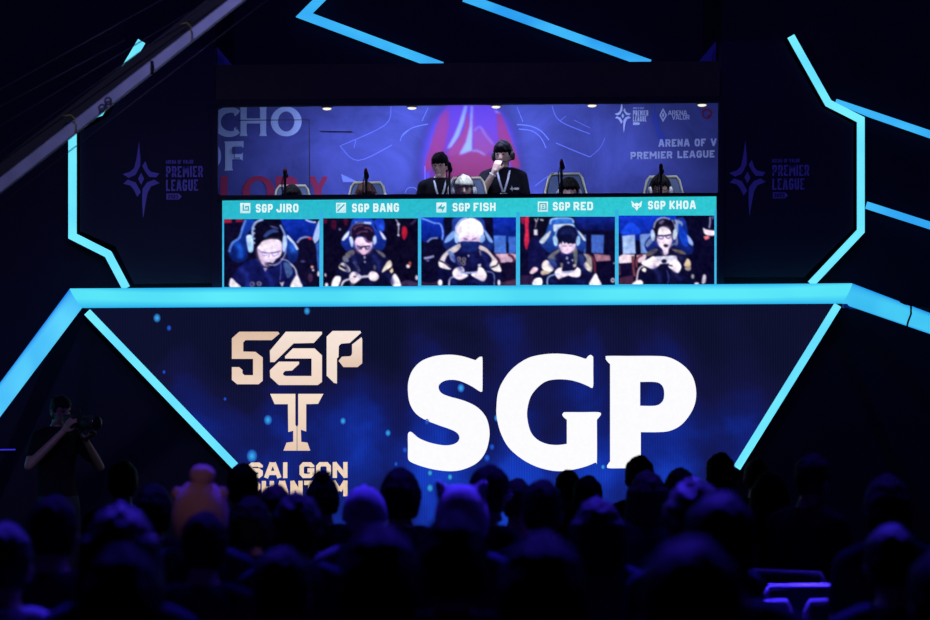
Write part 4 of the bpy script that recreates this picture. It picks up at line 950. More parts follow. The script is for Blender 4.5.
# line drawing of the arena floor
for pts, w in (([(391, 106), (385, 125), (340, 146)], .7), ([(340, 146), (358, 160.5), (392, 145)], .8), ([(354, 148), (356, 139)], .6),
               ([(401, 137), (412, 128), (428, 124)], .8), ([(400, 141), (404, 133), (414, 127)], .6), ([(428, 108), (422, 121)], .7),
               ([(517, 124.5), (530, 126), (541, 131), (549, 140)], 1.0), ([(519, 129), (532, 131), (541, 138), (546, 148)], .8), ([(517, 107), (523, 122)], .6),
               ([(552, 106), (560, 121), (590, 134)], .8), ([(560, 121), (566, 116)], .5), ([(556, 143), (575, 151), (590, 157)], .8), ([(425, 166), (425, 180)], .7), ([(535, 186), (547, 177), (557, 172)], .8),
               ([(590, 157), (600, 148), (605, 138)], .6), ([(405, 193), (408, 188), (415, 188), (418, 193)], .7), ([(574, 120), (590, 128)], .5)):
    a.band(pts, w * .55, (108, 124, 232))
a.poly([(341, 174), (343, 182), (358, 182), (350, 178)], (130, 150, 240)); a.poly([(655, 104), (660, 128), (667, 140), (660, 144), (652, 120)], (56, 74, 190))
# soft smoke-like lighter patches of the print
# lettering on the left, from the window's edge
o = (215, 100); k = 6.392
def T(pts): return [(o[0] + x / k, o[1] + y / k) for x, y in pts]
a.n += 1
def put(pts, col, holes=()): a.poly(T(pts), col, holes=[T(h) for h in holes], layer=False)
c_arc = arc(95, 140, 84, 78, 48, 312, 28)
put(ribbon(c_arc, [15 + 12 * (1 - abs(i - 14) / 14) for i in range(29)]), LV); put([(122, 60), (135, 50), (135, 105), (122, 98)], LV); put([(122, 180), (135, 172), (135, 225), (122, 222)], LV)
for x0 in (160, 285): put([(x0 - 2, 42), (x0 + 47, 42), (x0 + 43, 60), (x0 + 42, 212), (x0 + 48, 230), (x0 - 3, 230), (x0 + 3, 212), (x0 + 3, 60)], LV)
put([(200, 118), (290, 118), (290, 150), (200, 150)], LV)
put(disc(455, 137, 99, 95, 40), LV, [disc(455, 137, 52, 64, 36)])
put([(58, 265), (184, 262), (182, 308), (170, 298), (110, 300), (110, 345), (168, 345), (178, 336), (178, 388), (166, 380), (110, 380), (110, 435), (116, 450), (58, 452), (64, 435), (64, 280)], LV)
put(disc(-42, 358, 81, 96, 40), LV, [disc(-42, 358, 40, 62, 36)])
a.n += 1
put([(34, 487), (84, 485), (80, 500), (80, 640), (34, 640), (38, 500)], RD); put([(80, 625), (150, 625), (155, 690), (34, 690), (34, 640), (80, 640)], RD)
put(disc(277, 580, 102, 96, 40), RD, [disc(277, 580, 56, 64, 36)])
put([(388, 487), (470, 485), (520, 500), (530, 540), (510, 575), (480, 585), (535, 670), (490, 670), (445, 590), (430, 590), (430, 670), (388, 670)], RD)
put([(598, 488), (640, 488), (660, 545), (688, 488), (722, 488), (680, 575), (682, 670), (636, 670), (636, 585)], RD)
# right: logos and lettering
def mini(pts, ox, oy, s): return [(ox + (x - 190) / 7.29 * s, oy + (y - 318) / 7.29 * s) for x, y in pts]
a.n += 1
for s in STAR: a.poly(mini(s, 622.8, 115.8, 0.44), (190, 205, 255), layer=False)
for t, x0, x1, y0, h in (('ARENA OF VALOR', 633, 644, 107.4, 1.5), ('PREMIER', 633, 648.3, 110.3, 5.4), ('LEAGUE', 633, 646.5, 116.3, 5.2)):
    word(a, t, x0, x1, y0, y0 - .1, h, bold=.17, col=(190, 205, 255))
a.poly([(633, 122.3), (639, 122.3), (640, 123.6), (639, 124.9), (633, 124.9)], (190, 205, 255))
a.poly([(663, 108), (667, 115.2), (663, 122), (659.5, 115.2)], (190, 205, 255), holes=[[(663, 110.5), (665.5, 115.2), (663, 119.6), (661, 115.2)]])
a.poly([(663, 112), (664.3, 115.2), (663, 118), (662, 115.2)], (190, 205, 255))
word(a, 'ARENA', 668, 687, 110.6, 110.4, 4.6, bold=.17, gap=.14, col=(190, 205, 255)); word(a, 'VALOR', 672, 689.5, 115.0, 114.8, 4.8, bold=.17, gap=.14, col=(190, 205, 255))
word(a, 'ARENA OF V', 658.5, 716.5, 139.3, 138.4, 7.6, bold=.24, gap=.2, col=(180, 196, 255))
word(a, 'PREMIER LEAGUE', 630.5, 714.5, 152.0, 150.2, 7.2, bold=.24, gap=.2, col=(180, 196, 255))
a.band(disc(707, 114, 4.2), .7, (110, 30, 84)); a.band([(702, 112), (707, 109), (712, 113), (707, 117)], .8, (120, 34, 84))
under(a.build('artwork', M['print']), bd)
# thin black seams of the backdrop
mb = MB()
mb.tube([P(238, 120.3, YD - .03), P(309.3, 119.8, YD - .03), P(309.8, 194, YD - .03)], 0.005, 6)
mb.tube([P(320, 131.3, YD - .03), P(352, 131.8, YD - .03)], 0.005, 6)
mb.tube([P(234.3, 148, YD - .03), P(234.3, 158, YD - .03), P(240, 158, YD - .03)], 0.004, 6)
under(mb.build('seam_cord', M['black']), bd)

# ceiling downlights of the booth, with their lamps
for i, (px, py) in enumerate(((327, 108.2), (412, 107.6), (496, 106.4), (592, 105.2), (702, 104.6))):
    p = P(px, py, 22.1)
    nm = ['first', 'second', 'third', 'fourth', 'fifth'][i]
    r = empty('downlight', p)
    tag(r, f'small round white downlight, {nm} from the left along the booth ceiling', 'ceiling light', 'downlights along the booth ceiling')
    mb = MB(); mb.tube([(0, 0, 0.07), (0, 0, 0.0)], 0.05, 16); mb.build('housing', M['black'], r)
    mb = MB(); mb.ball((0, 0, -0.004), (0.044, 0.044, 0.016), None, 16, 8); mb.build('lens', M['lamp'], r, True)
    mb = MB(); mb.tube([(0, 0, 0.07), (0, 0, 4.90 - p.z)], 0.02, 10); mb.build('stem', M['black'], r)
    l = bpy.data.lights.new('downlight_lamp', 'SPOT'); l.energy = (24, 44, 52, 28, 8)[i]; l.color = (0.62, 0.70, 1.0); l.spot_size = math.radians(172); l.spot_blend = 0.8; l.shadow_soft_size = 0.06
    lo = bpy.data.objects.new('downlight_lamp', l); COL.objects.link(lo); lo.location = (p.x, p.y + 0.05, p.z - 0.04)
    lo.rotation_euler = (math.radians(50), 0, 0)
# three unseen fill lamps added at the booth front to light the players
for x, e in ((-1.5, 44), (0.2, 42), (1.95, 34)):
    l = bpy.data.lights.new('booth_fill_lamp', 'SPOT'); l.energy = e; l.color = (0.70, 0.78, 1.0); l.spot_size = math.radians(120); l.spot_blend = 0.8; l.shadow_soft_size = 0.12
    lo = bpy.data.objects.new('booth_fill_lamp', l); COL.objects.link(lo); lo.location = (x, 20.72, 4.52); lo.rotation_euler = (math.radians(30), 0, 0)

# ================================================================== FIGURES
def rotm(yaw=0, pitch=0, roll=0):
    return Matrix.Rotation(yaw, 3, 'Z') @ Matrix.Rotation(pitch, 3, 'X') @ Matrix.Rotation(roll, 3, 'Y')

def head_into(mb, c, R):
    c = Vector(c); nu, nv = 32, 22; vs = []; fs = []
    def pt(n):
        x, y, z = n
        p = Vector((x * 0.076, y * 0.094, z * 0.115))
        if z < 0:
            k = -z
            p.x *= 1 - 0.30 * k ** 1.4
            if y > 0: p.y *= 1 + 0.02 * k
            else: p.y *= 1 - 0.38 * k
        if y > 0.3: p.y -= 0.006 * (y - 0.3)
        for s in (-1, 1):                                   # eye sockets
            d = (Vector((p.x - s * 0.031, p.z - 0.008))).length
            if y > 0 and d < 0.024: p.y -= 0.009 * (1 - d / 0.024)
        if y > 0.5 and 0.02 < p.z < 0.034: p.y += 0.003     # brow
        return c + R @ p
    vs.append(pt((0, 0, 1)))
    for j in range(1, nv):
        t = PI * j / nv
        for i in range(nu):
            a = 2 * PI * i / nu
            vs.append(pt((math.sin(t) * math.cos(a), math.sin(t) * math.sin(a), math.cos(t))))
    vs.append(pt((0, 0, -1)))
    for i in range(nu):
        k = (i + 1) % nu
        fs.append((0, 1 + i, 1 + k))
        for j in range(nv - 2): fs.append((1 + j * nu + i, 1 + (j + 1) * nu + i, 1 + (j + 1) * nu + k, 1 + j * nu + k))
        fs.append((len(vs) - 1, 1 + (nv - 2) * nu + k, 1 + (nv - 2) * nu + i))
    mb.add(vs, fs)
    T = lambda p: c + R @ Vector(p)
    mb.cap(T((0, .088, .012)), .009, T((0, .104, -.026)), .014)          # nose
    for s in (-1, 1):
        mb.ball(T((s * .011, .097, -.031)), .009)
        mb.ball(T((s * .079, -.006, -.008)), (.011, .021, .033), R)      # ears
    mb.cap(T((-.017, .086, -.054)), .0075, T((.017, .086, -.054)), .0075); mb.cap(T((-.014, .085, -.065)), .008, T((.014, .085, -.065)), .008)
    mb.ball(T((0, .072, -.096)), (.030, .024, .020), R)

def hand_into(mb, w, d, pn, side=1, curl=0.6, fr=0.0085):
    """palm from the wrist w along d; pn = palm normal; fingers curl towards pn"""
    w, d, pn = Vector(w), Vector(d).normalized(), Vector(pn).normalized()
    s = d.cross(pn).normalized() * side
    for k in range(-1, 2):
        mb.cap(w + s * k * .018, .017, w + d * .075 + s * k * .026, .014)
    for k, (off, ln) in enumerate(((-.033, .036), (-.011, .042), (.011, .039), (.033, .030))):
        p = w + d * .085 + s * off; dd = d.copy(); r = fr
        for seg in range(3):
            ax = d.cross(pn).normalized()
            dd = Matrix.Rotation(curl * (0.55 + 0.25 * seg), 3, ax) @ dd
            q = p + dd * ln * (1 - .22 * seg); mb.cap(p, r, q, r * .92, 8); p = q; r *= .92
    t = w + d * .025 - s * .03; dd = (d * .7 - s * .7 + pn * .25).normalized()
    q = t + dd * .04; mb.cap(t, .0115, q, .0105, 8); q2 = q + (dd * .4 + d * .6 + pn * .35).normalized() * .035; mb.cap(q, .0105, q2, .0085, 8)

TORSO = [(.40, .01, .150, .115), (.46, 0, .168, .125), (.54, -.015, .165, .120), (.66, -.03, .148, .105), (.80, -.035, .160, .110), (.92, -.03, .176, .115), (1.00, -.025, .165, .100), (1.055, -.02, .115, .080), (1.095, -.01, .062, .060), (1.13, 0, .052, .052)]
def torso_into(mb, dz=0.0, g=0.0, lo=0, hi=99, lean=0.0):
    rings = []
    for z, y, rx, ry in TORSO[lo:hi]:
        y2 = y + lean * (z - .45)
        rings.append([Vector(((rx + g) * math.cos(a) * (1 if abs(math.cos(a)) < 2 else 1), y2 + (ry + g) * math.sin(a), z + dz)) for a in [2 * PI * i / 24 for i in range(24)]])
    mb.rings(rings)

def figure(pose, voxel=0.011):
    """continuous body, shirt, trousers (meshes) of a figure that faces +Y"""
    dz = pose['dz']; R = rotm(*pose.get('head_rot', (0, 0, 0))); hc = Vector(pose.get('head', (0, .035, 1.215 + dz)))
    b = MB(); torso_into(b, dz, lean=pose.get('lean', 0))
    b.cap((0, pose.get('lean', 0) * .6 - .005, 1.06 + dz), .056, hc + R @ Vector((0, -.02, -.07)), .052)
    head_into(b, hc, R)
    sh = MB(); torso_into(sh, dz, .014, 0 if pose.get('long', True) else 2, 9, lean=pose.get('lean', 0))
    tr = MB()
    for s, side in ((1, 'r'), (-1, 'l')):
        S, E, W = (Vector(p) for p in pose['arm_' + side])
        inner = Vector((s * .09, S.y, S.z + .035))
        b.chain([(inner, .05), (S, .052), (S.lerp(E, .4), .047), (E, .037), (E.lerp(W, .3), .038), (W, .026)])
        hd, hn = pose.get('hand_' + side, ((W - E), (0, 0, -1)))
        hand_into(b, W, hd, hn, s, pose.get('curl_' + side, .55))
        sl = pose.get('sleeve', .62)
        if sl <= 1: sh.chain([(inner, .064), (S, .066), (S.lerp(E, sl), .060)])
        else: sh.chain([(inner, .066), (S, .070), (S.lerp(E, .5), .062), (E, .054), (E.lerp(W, .9), .040)])
        Hp, Kn, An, To = (Vector(p) for p in pose['leg_' + side])
        b.chain([(Hp, .085), (Hp.lerp(Kn, .5), .075), (Kn, .055), (Kn.lerp(An, .3), .055), (An, .036)])
        b.chain([(An + Vector((0, -.03, -.045)), .034), (To, .028)])
        tr.chain([(Hp, .097), (Hp.lerp(Kn, .5), .088), (Kn, .068), (Kn.lerp(An, .4), .064), (An + Vector((0, 0, .03)), .055)])
    torso_into(tr, dz, .017, 0, 3, lean=pose.get('lean', 0))
    return fuse(b, voxel, 2, 'body'), fuse(sh, .014, 4, 'shirt'), fuse(tr, .016, 4, 'trousers')

def shoe_mesh(An, To):
    mb = MB(); An, To = Vector(An), Vector(To)
    mb.cap((An.x, An.y - .04, .042), .042, (To.x, To.y + .01, .036), .036); mb.cap((An.x, An.y, .10), .048, (An.x, An.y, .05), .046)
    mb.box(((An.x + To.x) / 2, (An.y + To.y) / 2 - .01, .012), (.075, .24, .024))
    return fuse(mb, .01, 2, 'shoe')

def hair_mesh(style, seed=0, c=(0, .035, 1.215), R=None, voxel=.007):
    """hair grown as a shell over the skull, open round the face, with locks"""
    R = R or Matrix.Identity(3); c = Vector(c); rnd = random.Random(seed)
    nu, nv = 64, 40; vs = []; fs = []
    thick = {'short': .017, 'crop': .011, 'bowl': .024, 'long': .022, 'bun': .013, 'curly': .028, 'tail': .014, 'part': .022}[style]
    hl = {'bowl': .30, 'curly': .28, 'part': .32, 'short': .38}.get(style, .40)
    def pt(n):
        x, y, z = n
        sx, sy, sz = .077, .095, .116
        p = Vector((x * sx, y * sy, z * sz))
        az = math.atan2(x, y)
        lock = .5 + .5 * math.sin(az * 23 + 3 * noise.noise(Vector((x * 3 + seed, y * 3, z * 3))))
        nz = noise.noise(Vector((x * 4.5 + seed * 7, y * 4.5, z * 4.5)))
        t = thick * (1 + .5 * nz) + .004 * lock * (1 if z < .8 else .3)
        if style == 'curly': t += .007 * noise.noise(Vector((x * 11 + seed, y * 11, z * 11)))
        if style in ('short', 'part', 'crop') and z > .5: t += .006
        if style in ('short', 'crop', 'part'): t *= .25 + .75 * max(0, min(1, (z + .2) / .6))
        # face opening and nape
        edge = hl + .05 * math.sin(az * 9 + seed)
        face = max(0, min(1, (y - .30) / .2)) * max(0, min(1, (edge - z) / .12))
        ear = max(0, min(1, (y + .18) / .12)) * max(0, min(1, (-.02 - z) / .12))
        nape = max(0, min(1, ((-.62 if style in ('long', 'bowl') else -.5) - z) / .15))
        k = max(face, ear if style != 'long' else ear * (1 if y > .15 else 0), nape)
        if z < 0 and y < 0: p.y *= 1 - .18 * (-z)
        q = p * (1 + (t / .095)) if k <= 0 else p * ((1 + t / .095) * (1 - k) + .86 * k)
        return c + R @ q
    vs.append(pt((0, 0, 1)))
    for j in range(1, nv):
        t = PI * j / nv
        for i in range(nu):
            a = 2 * PI * i / nu
            vs.append(pt((math.sin(t) * math.cos(a), math.sin(t) * math.sin(a), math.cos(t))))
    vs.append(pt((0, 0, -1)))
    for i in range(nu):
        k = (i + 1) % nu
        fs.append((0, 1 + i, 1 + k))
        for j in range(nv - 2): fs.append((1 + j * nu + i, 1 + (j + 1) * nu + i, 1 + (j + 1) * nu + k, 1 + j * nu + k))
        fs.append((len(vs) - 1, 1 + (nv - 2) * nu + k, 1 + (nv - 2) * nu + i))
    mb = MB(); mb.add(vs, fs)
    T = lambda p: c + R @ Vector(p)
    if style == 'long':
        for k in range(11):
            a = -PI / 2 + (k - 5) / 5 * 1.75
            x, y = .082 * math.cos(a), .086 * math.sin(a) - .004
            mb.chain([(T((x, y, .03)), .030), (T((x * 1.12, y * 1.06, -.08)), .032), (T((x * 1.2, y * 1.05 - .02, -.2)), .030), (T((x * 1.1, y - .035, -.30 - .02 * rnd.random())), .018)])
    if style == 'bun':
        mb.ball(T((0, -.035, .125)), (.042, .042, .036)); 
        for k in range(9): 
            a = k * .7; mb.cap(T((.03 * math.cos(a), -.035 + .03 * math.sin(a), .13)), .010, T((.05 * math.cos(a), -.035 + .05 * math.sin(a), .145 + .012 * math.sin(k * 2.3))), .005)
    if style == 'tail':
        mb.chain([(T((0, -.10, .05)), .024), (T((0, -.14, .02)), .034), (T((0, -.15, -.08)), .034), (T((0, -.14, -.2)), .014)])
    if style in ('short', 'part', 'curly', 'bowl'):
        for k in range(26):
            a = rnd.uniform(0, 2 * PI); z = rnd.uniform(.62, .97); r = math.sqrt(1 - z * z)
            p = Vector((r * math.cos(a) * .088, r * math.sin(a) * .106, z * .128)); d = Vector((p.x * .14 + rnd.uniform(-.012, .012), p.y * .14 + .006, -.006 + rnd.uniform(-.004, .010)))
            mb.cap(T(p), .013, T(p + d), .006, 8)
    return fuse(mb, voxel, 1, 'hair')

# seated figure of the audience, shared by all seats
SEAT = {'dz': 0, 'arm_r': ((.165, -.02, 1.005), (.205, .03, .745), (.11, .24, .64)), 'arm_l': ((-.165, -.02, 1.005), (-.205, .03, .745), (-.11, .24, .64)),
        'hand_r': ((-.35, 1, -.15), (0, 0, -1)), 'hand_l': ((.35, 1, -.15), (0, 0, -1)), 'curl_r': .35, 'curl_l': .35,
        'leg_r': ((.095, .02, .485), (.13, .42, .50), (.13, .43, .10), (.14, .56, .035)), 'leg_l': ((-.095, .02, .485), (-.13, .42, .50), (-.13, .43, .10), (-.14, .56, .035)), 'sleeve': .6}
B_SEAT, SH_SEAT, TR_SEAT = figure(SEAT)
HOOD = {**SEAT, 'sleeve': 2}
_, SH_LONG, _ = figure(HOOD)
SHOE_R, SHOE_L = shoe_mesh(SEAT['leg_r'][2], SEAT['leg_r'][3]), shoe_mesh(SEAT['leg_l'][2], SEAT['leg_l'][3])
HAIR = {s: hair_mesh(s, i) for i, s in enumerate(('short', 'crop', 'bowl', 'long', 'bun', 'curly', 'tail', 'part'))}

def omat(o, m):
    """own material on shared mesh data"""
    if not o.data.materials: o.data.materials.append(m)
    o.material_slots[0].link = 'OBJECT'; o.material_slots[0].material = m
    return o

def seated(x, y, z, rz, s, hair, hmat, smat, label, group=None, skin='skin', longsleeve=False):
    r = empty('person', (x, y, z), rz, s)
    tag(r, label, 'person', group)
    omat(link('body', B_SEAT, None, r), M[skin])
    if hair: omat(link('hair', HAIR[hair], None, r), M[hmat])
    omat(link('shirt', SH_LONG if longsleeve else SH_SEAT, None, r), M[smat])
    omat(link('trousers', TR_SEAT, None, r), M['denim'])
    for me in (SHOE_R, SHOE_L): omat(link('shoe', me, None, r), M['tee_black'])
    return r

# hats
HC = Vector((0, .035, 1.215))
def hat_shell(mb, t, zcut, sx=1.0):
    nu, nv = 40, 20; rings = []
    for j in range(1, nv + 1):
        th = math.acos(1 - j / nv * (1 - zcut))
        rings.append([HC + Vector(((.078 + t) * sx * math.sin(th) * math.cos(2 * PI * i / nu), (.098 + t) * math.sin(th) * math.sin(2 * PI * i / nu), (.117 + t) * math.cos(th))) for i in range(nu)])
    mb.rings(rings)
def bear_hat(r):
    mb = MB(); hat_shell(mb, .034, -.62)
    h = link('knitted_hat', fuse(mb, .010, 2, 'knitted_hat'), M['pink'], r)
    m2 = MB(); m2.ball(HC + Vector((.012, -.02, .165)), (.052, .05, .042)); link('pompom', fuse(m2, .01, 1, 'pompom'), M['pink'], h)
    for s in (-1, 1):
        m3 = MB(); m3.ball(HC + Vector((s * .088, -.01, .092)), (.026, .018, .026)); link('hat_ear', fuse(m3, .008, 1, 'hat_ear'), M['pink'], h)
def cat_hat(r):
    mb = MB(); hat_shell(mb, .026, -.45)
    h = link('fleece_hat', fuse(mb, .010, 2, 'fleece_hat'), M['lilac'], r)
    for s in (-1, 1):
        m3 = MB(); m3.cap(HC + Vector((s * .060, 0, .095)), .036, HC + Vector((s * .084, 0, .136)), .017); link('hat_ear', fuse(m3, .008, 1, 'hat_ear'), M['lilac'], h)
def cap_hat(r):
    mb = MB(); hat_shell(mb, .022, -.15); mb.ball(HC + Vector((0, .12, -.005)), (.075, .075, .014)); mb.ball(HC + Vector((0, 0, .135)), .012)
    link('cap', fuse(mb, .008, 1, 'cap'), M['greycap'], r)

# ------------------------------------------------------------------ chairs of the hall
def chair_proto():
    r = empty('hall_chair')
    mb = MB(); mb.box((0, .05, .345), (.43, .43, .06)); mb.build('seat', M['seatfab'], r, bevel=.02)
    mb = MB()
    rings = []
    for z, y, w in ((.50, -.185, .20), (.58, -.195, .205), (.68, -.205, .205), (.745, -.213, .20), (.775, -.217, .19)):
        rings.append([Vector((w * math.cos(a), y + .022 * math.sin(a), z)) if abs(math.cos(a)) < .98 else Vector((w * math.cos(a), y, z)) for a in [2 * PI * i / 24 for i in range(24)]])
    mb.rings(rings); mb.build('backrest', M['seatfab'], r, False)
    mb = MB(); mb.tube([(-.205, -.17, .36), (-.21, -.19, .55), (-.209, -.215, .745), (-.195, -.222, .78), (.195, -.222, .78), (.209, -.215, .745), (.21, -.19, .55), (.205, -.17, .36)], .014, 10)
    mb.build('back_frame', M['chairmetal'], r, True)
    for sx in (-1, 1):
        mb = MB(); mb.tube([(sx * .195, .24, .36), (sx * .205, .26, .0)], .012, 8); mb.build('leg', M['chairmetal'], r, True)
        mb = MB(); mb.tube([(sx * .205, -.17, .37), (sx * .205, -.23, .0)], .012, 8); mb.build('leg', M['chairmetal'], r, True)
    mb = MB(); mb.tube([(-.2, .25, .2), (.2, .25, .2)], .009, 8); mb.build('stretcher', M['chairmetal'], r, True)
    return r
CH = chair_proto(); ch_used = [False]
def put_chair(x, y, s, label, rz=0.0):
    c = CH if not ch_used[0] else dup(CH)
    ch_used[0] = True
    c.location = (x, y, 0); c.scale = (s,) * 3; c.rotation_euler = (0, 0, rz)
    return tag(c, label, 'chair', 'hall chairs of the audience')
EMPTY_CH = [(805, 10.5, 'empty dark chair in the gap at right, second lit edge from the top'),
            (848, 9.65, 'empty dark chair in the gap at right, third lit edge from the top'),
            (732, 9.65, 'empty dark chair left of the gap, only its right corner in view'),
            (722, 8.82, 'empty dark chair at the bottom edge, just left of the gap')]
for px, d, lb in EMPTY_CH:
    put_chair(P(px, 480, d).x, d, 1.0, lb)

# ------------------------------------------------------------------ audience
A = [  # px, top row of the head, distance, hair, hair mat, shirt mat, skin, longsleeve, label, extra, yaw
 (379, 526, 5.1, 'bowl', 'hair', 'tee_black', 'skin', 0, 'person with a big dark head, nearest left of the bottom centre', None, 0),
 (452, 513, 5.95, 'bowl', 'hair', 'tee_black', 'skin', 0, 'dark-haired person seated right below the pale cat-ear hat', None, 0),
 (542, 535, 4.6, 'bowl', 'hair', 'tee_navy', 'skin', 0, 'person with a wide black head, nearest under the letter G', None, 0),
 (692, 538, 3.8, 'short', 'hair', 'tee_black', 'skin', 0, 'largest nearest black head at the bottom below letter P', None, 0),
 (280, 547, 5.95, 'short', 'hair', 'tee_navy', 'skin', 0, 'nearest dark-haired person at the bottom below the golden emblem', None, 0),
 (120, 546, 5.1, 'bowl', 'hair', 'tee_black', 'skin', 0, 'nearest dark-haired person at the bottom left', None, 0),
 (948, 548, 5.1, 'short', 'hair', 'tee_navy', 'skin', 0, 'person cut off by the right edge at the bottom corner', None, 0),
 (722, 492, 5.6, 'short', 'hair', 'tee_navy', 'skin', 0, 'person with blue-lit black hair, largest head right of the letter P', None, 0),
 (694, 478, 7.5, 'curly', 'hair_brown', 'tee_navy', 'skin', 0, 'person with fuzzy blue-lit hair right of the letter P', None, 0),
 (598, 497, 8.35, 'long', 'hair', 'tee_navy', 'skin', 0, 'person with blue-lit long hair below letters G and P', None, 0),
 (542, 479, 9.1, 'short', 'hair', 'tee_black', 'skin', 0, 'person with rounded dark hair directly under the letter G', None, 0),
 (461, 482, 8.35, None, 'hair', 'tee_navy', 'skin', 1, 'person wearing a pale lilac fleece hat with cat ears', 'cat', 0),
 (485, 464, 9.9, 'short', 'hair', 'tee_black', 'skin', 0, 'dark-haired person with glasses behind the pale cat-ear hat', 'glasses', -.5),
 (517, 478, 11.4, 'short', 'hair_brown', 'redcloth', 'skin', 0, 'person in dark red, small head between letters S and G', None, 0),
 (568, 470, 13.6, 'crop', 'hair_brown', 'tee_black', 'skin', 0, 'person with a small head touching the foot of letter G', None, 0),
 (588, 475, 12.1, 'short', 'hair', 'tee_black', 'skin', 0, 'dark-haired person at the right foot of letter G', None, 0),
 (640, 455, 13.2, 'short', 'hair', 'tee_black', 'skin', 0, 'dark-haired person overlapping the foot of the letter P', None, 0),
 (648, 470, 11.2, 'long', 'hair_brown', 'tee_navy', 'skin', 0, 'person with long straight hair just below the letter P', None, 0),
 (681, 468, 12.0, 'bowl', 'hair', 'tee_black', 'skin', 0, 'dark-haired person between letter P and the right slanted strip', None, 0),
 (721, 452, 13.4, 'short', 'hair', 'tee_black', 'skin', 0, 'dark-haired person just left of the right slanted strip end', None, 0),
 (757, 459, 14.35, 'crop', 'hair_tan', 'tee_black', 'skin', 0, 'light-brown-haired person just right of the right slanted strip end', None, 0),
 (770, 471, 12.4, 'long', 'hair', 'tee_black', 'skin', 0, 'person with long dark hair in front of the light-brown-haired one', None, 0),
 (809, 453, 11.4, 'short', 'hair', 'tee_black', 'skin_dark', 0, 'person in profile turned right, seated behind the empty chairs', None, -.7),
 (889, 475, 8.82, 'bowl', 'hair', 'tee_navy', 'skin', 0, 'dark-haired person high at the far right of the audience', None, 0),
 (893, 524, 6.85, 'short', 'hair', 'tee_navy', 'skin', 0, 'person with blue-lit hair low at the far right', None, 0),
 (242, 463, 12.1, 'short', 'hair', 'tee_black', 'skin', 0, 'dark-haired person at the foot of the left slanted strip', None, 0),
 (274, 484, 10.4, 'short', 'hair_brown', 'tee_black', 'skin', 0, 'person low in front of the golden words on the screen', None, 0),
 (322, 466, 11.2, 'bun', 'hair', 'tee_black', 'skin', 0, 'person with a messy top bun in front of the golden words', None, 0),
 (250, 497, 9.65, 'bowl', 'hair', 'tee_navy', 'skin', 0, 'dark-haired person right behind the nearest head under the emblem', None, 0),
 (296, 492, 8.4, 'curly', 'hair', 'tee_navy', 'skin', 0, 'person with loose dark hair below the messy top bun', None, 0),
 (364, 484, 9.45, None, 'hair', 'tee_grey', 'skin', 0, 'person wearing a blue-lit grey cap between emblem and letter S', 'cap', 0),
 (400, 468, 10.3, 'bowl', 'hair', 'tee_black', 'skin', 0, 'person with full black hair at the left foot of letter S', None, 0),
 (199, 478, 8.8, None, 'hair', 'tee_navy', 'skin', 0, 'person wearing a salmon pink knitted hat with pompom', 'bear', 0),
 (203, 511, 7.7, 'short', 'hair', 'tee_navy', 'skin', 0, 'dark-haired person right in front of the pink knitted hat', None, 0),
 (118, 503, 6.15, 'long', 'hair_brown', 'tee_navy', 'skin', 0, 'person with blue-sheened long hair left of the pink hat', None, 0),
 (52, 495, 7.7, 'short', 'hair', 'tee_navy', 'skin', 0, 'dark-haired person below the standing camera operator', None, 0),
 (152, 484, 10.3, 'bowl', 'hair', 'tee_black', 'skin', 0, 'dark-haired person immediately left of the pink knitted hat', None, 0),
 (122, 460, 13.0, 'short', 'hair_brown', 'tee_black', 'skin', 0, 'person with rim-lit dark hair right of the standing camera operator', None, 0),
 (2, 522, 6.6, 'short', 'hair', 'tee_pale', 'skin', 0, 'person in a pale shirt cut off by the left edge', None, 0),
]
for i, (px, ty, d, hr, hm, sm, sk, ls, lb, ex, yaw) in enumerate(A):
    ztop = P(px, ty, d).z; x = P(px, ty, d).x
    top = {'bun': 1.395, None: 1.36, 'crop': 1.35, 'curly': 1.37}.get(hr, 1.362)
    if ex == 'bear': top = 1.368
    s = max(.86, min(1.08, ztop / top))
    r = seated(x, d, 0, yaw, s, hr, hm, sm, lb, None, sk, ls)
    if ex == 'bear': bear_hat(r)
    if ex == 'cat': cat_hat(r)
    if ex == 'cap': cap_hat(r)
    if ex == 'glasses':
        mb = MB()
        for sd in (-1, 1):
            mb.tube([HC + Vector((sd * (.034 + .026 * math.cos(t)), .104, .008 + .021 * math.sin(t))) for t in [2 * PI * k / 16 for k in range(16)]], .003, 6, True)
            mb.tube([HC + Vector((sd * .06, .104, .012)), HC + Vector((sd * .086, .06, .012)), HC + Vector((sd * .088, -.02, .01))], .003, 6)
        mb.tube([HC + Vector((-.01, .106, .01)), HC + Vector((.01, .106, .01))], .003, 6)
        mb.build('glasses', M['white'], r, True)
    if d > 6.9:
        put_chair(x - (.09 if (px, ty) == (889, 475) else 0), d, s, 'hall chair under the ' + lb if len(lb.split()) <= 12 else 'hall chair under the ' + ' '.join(lb.split()[:12]), yaw if abs(yaw) > .6 else 0)

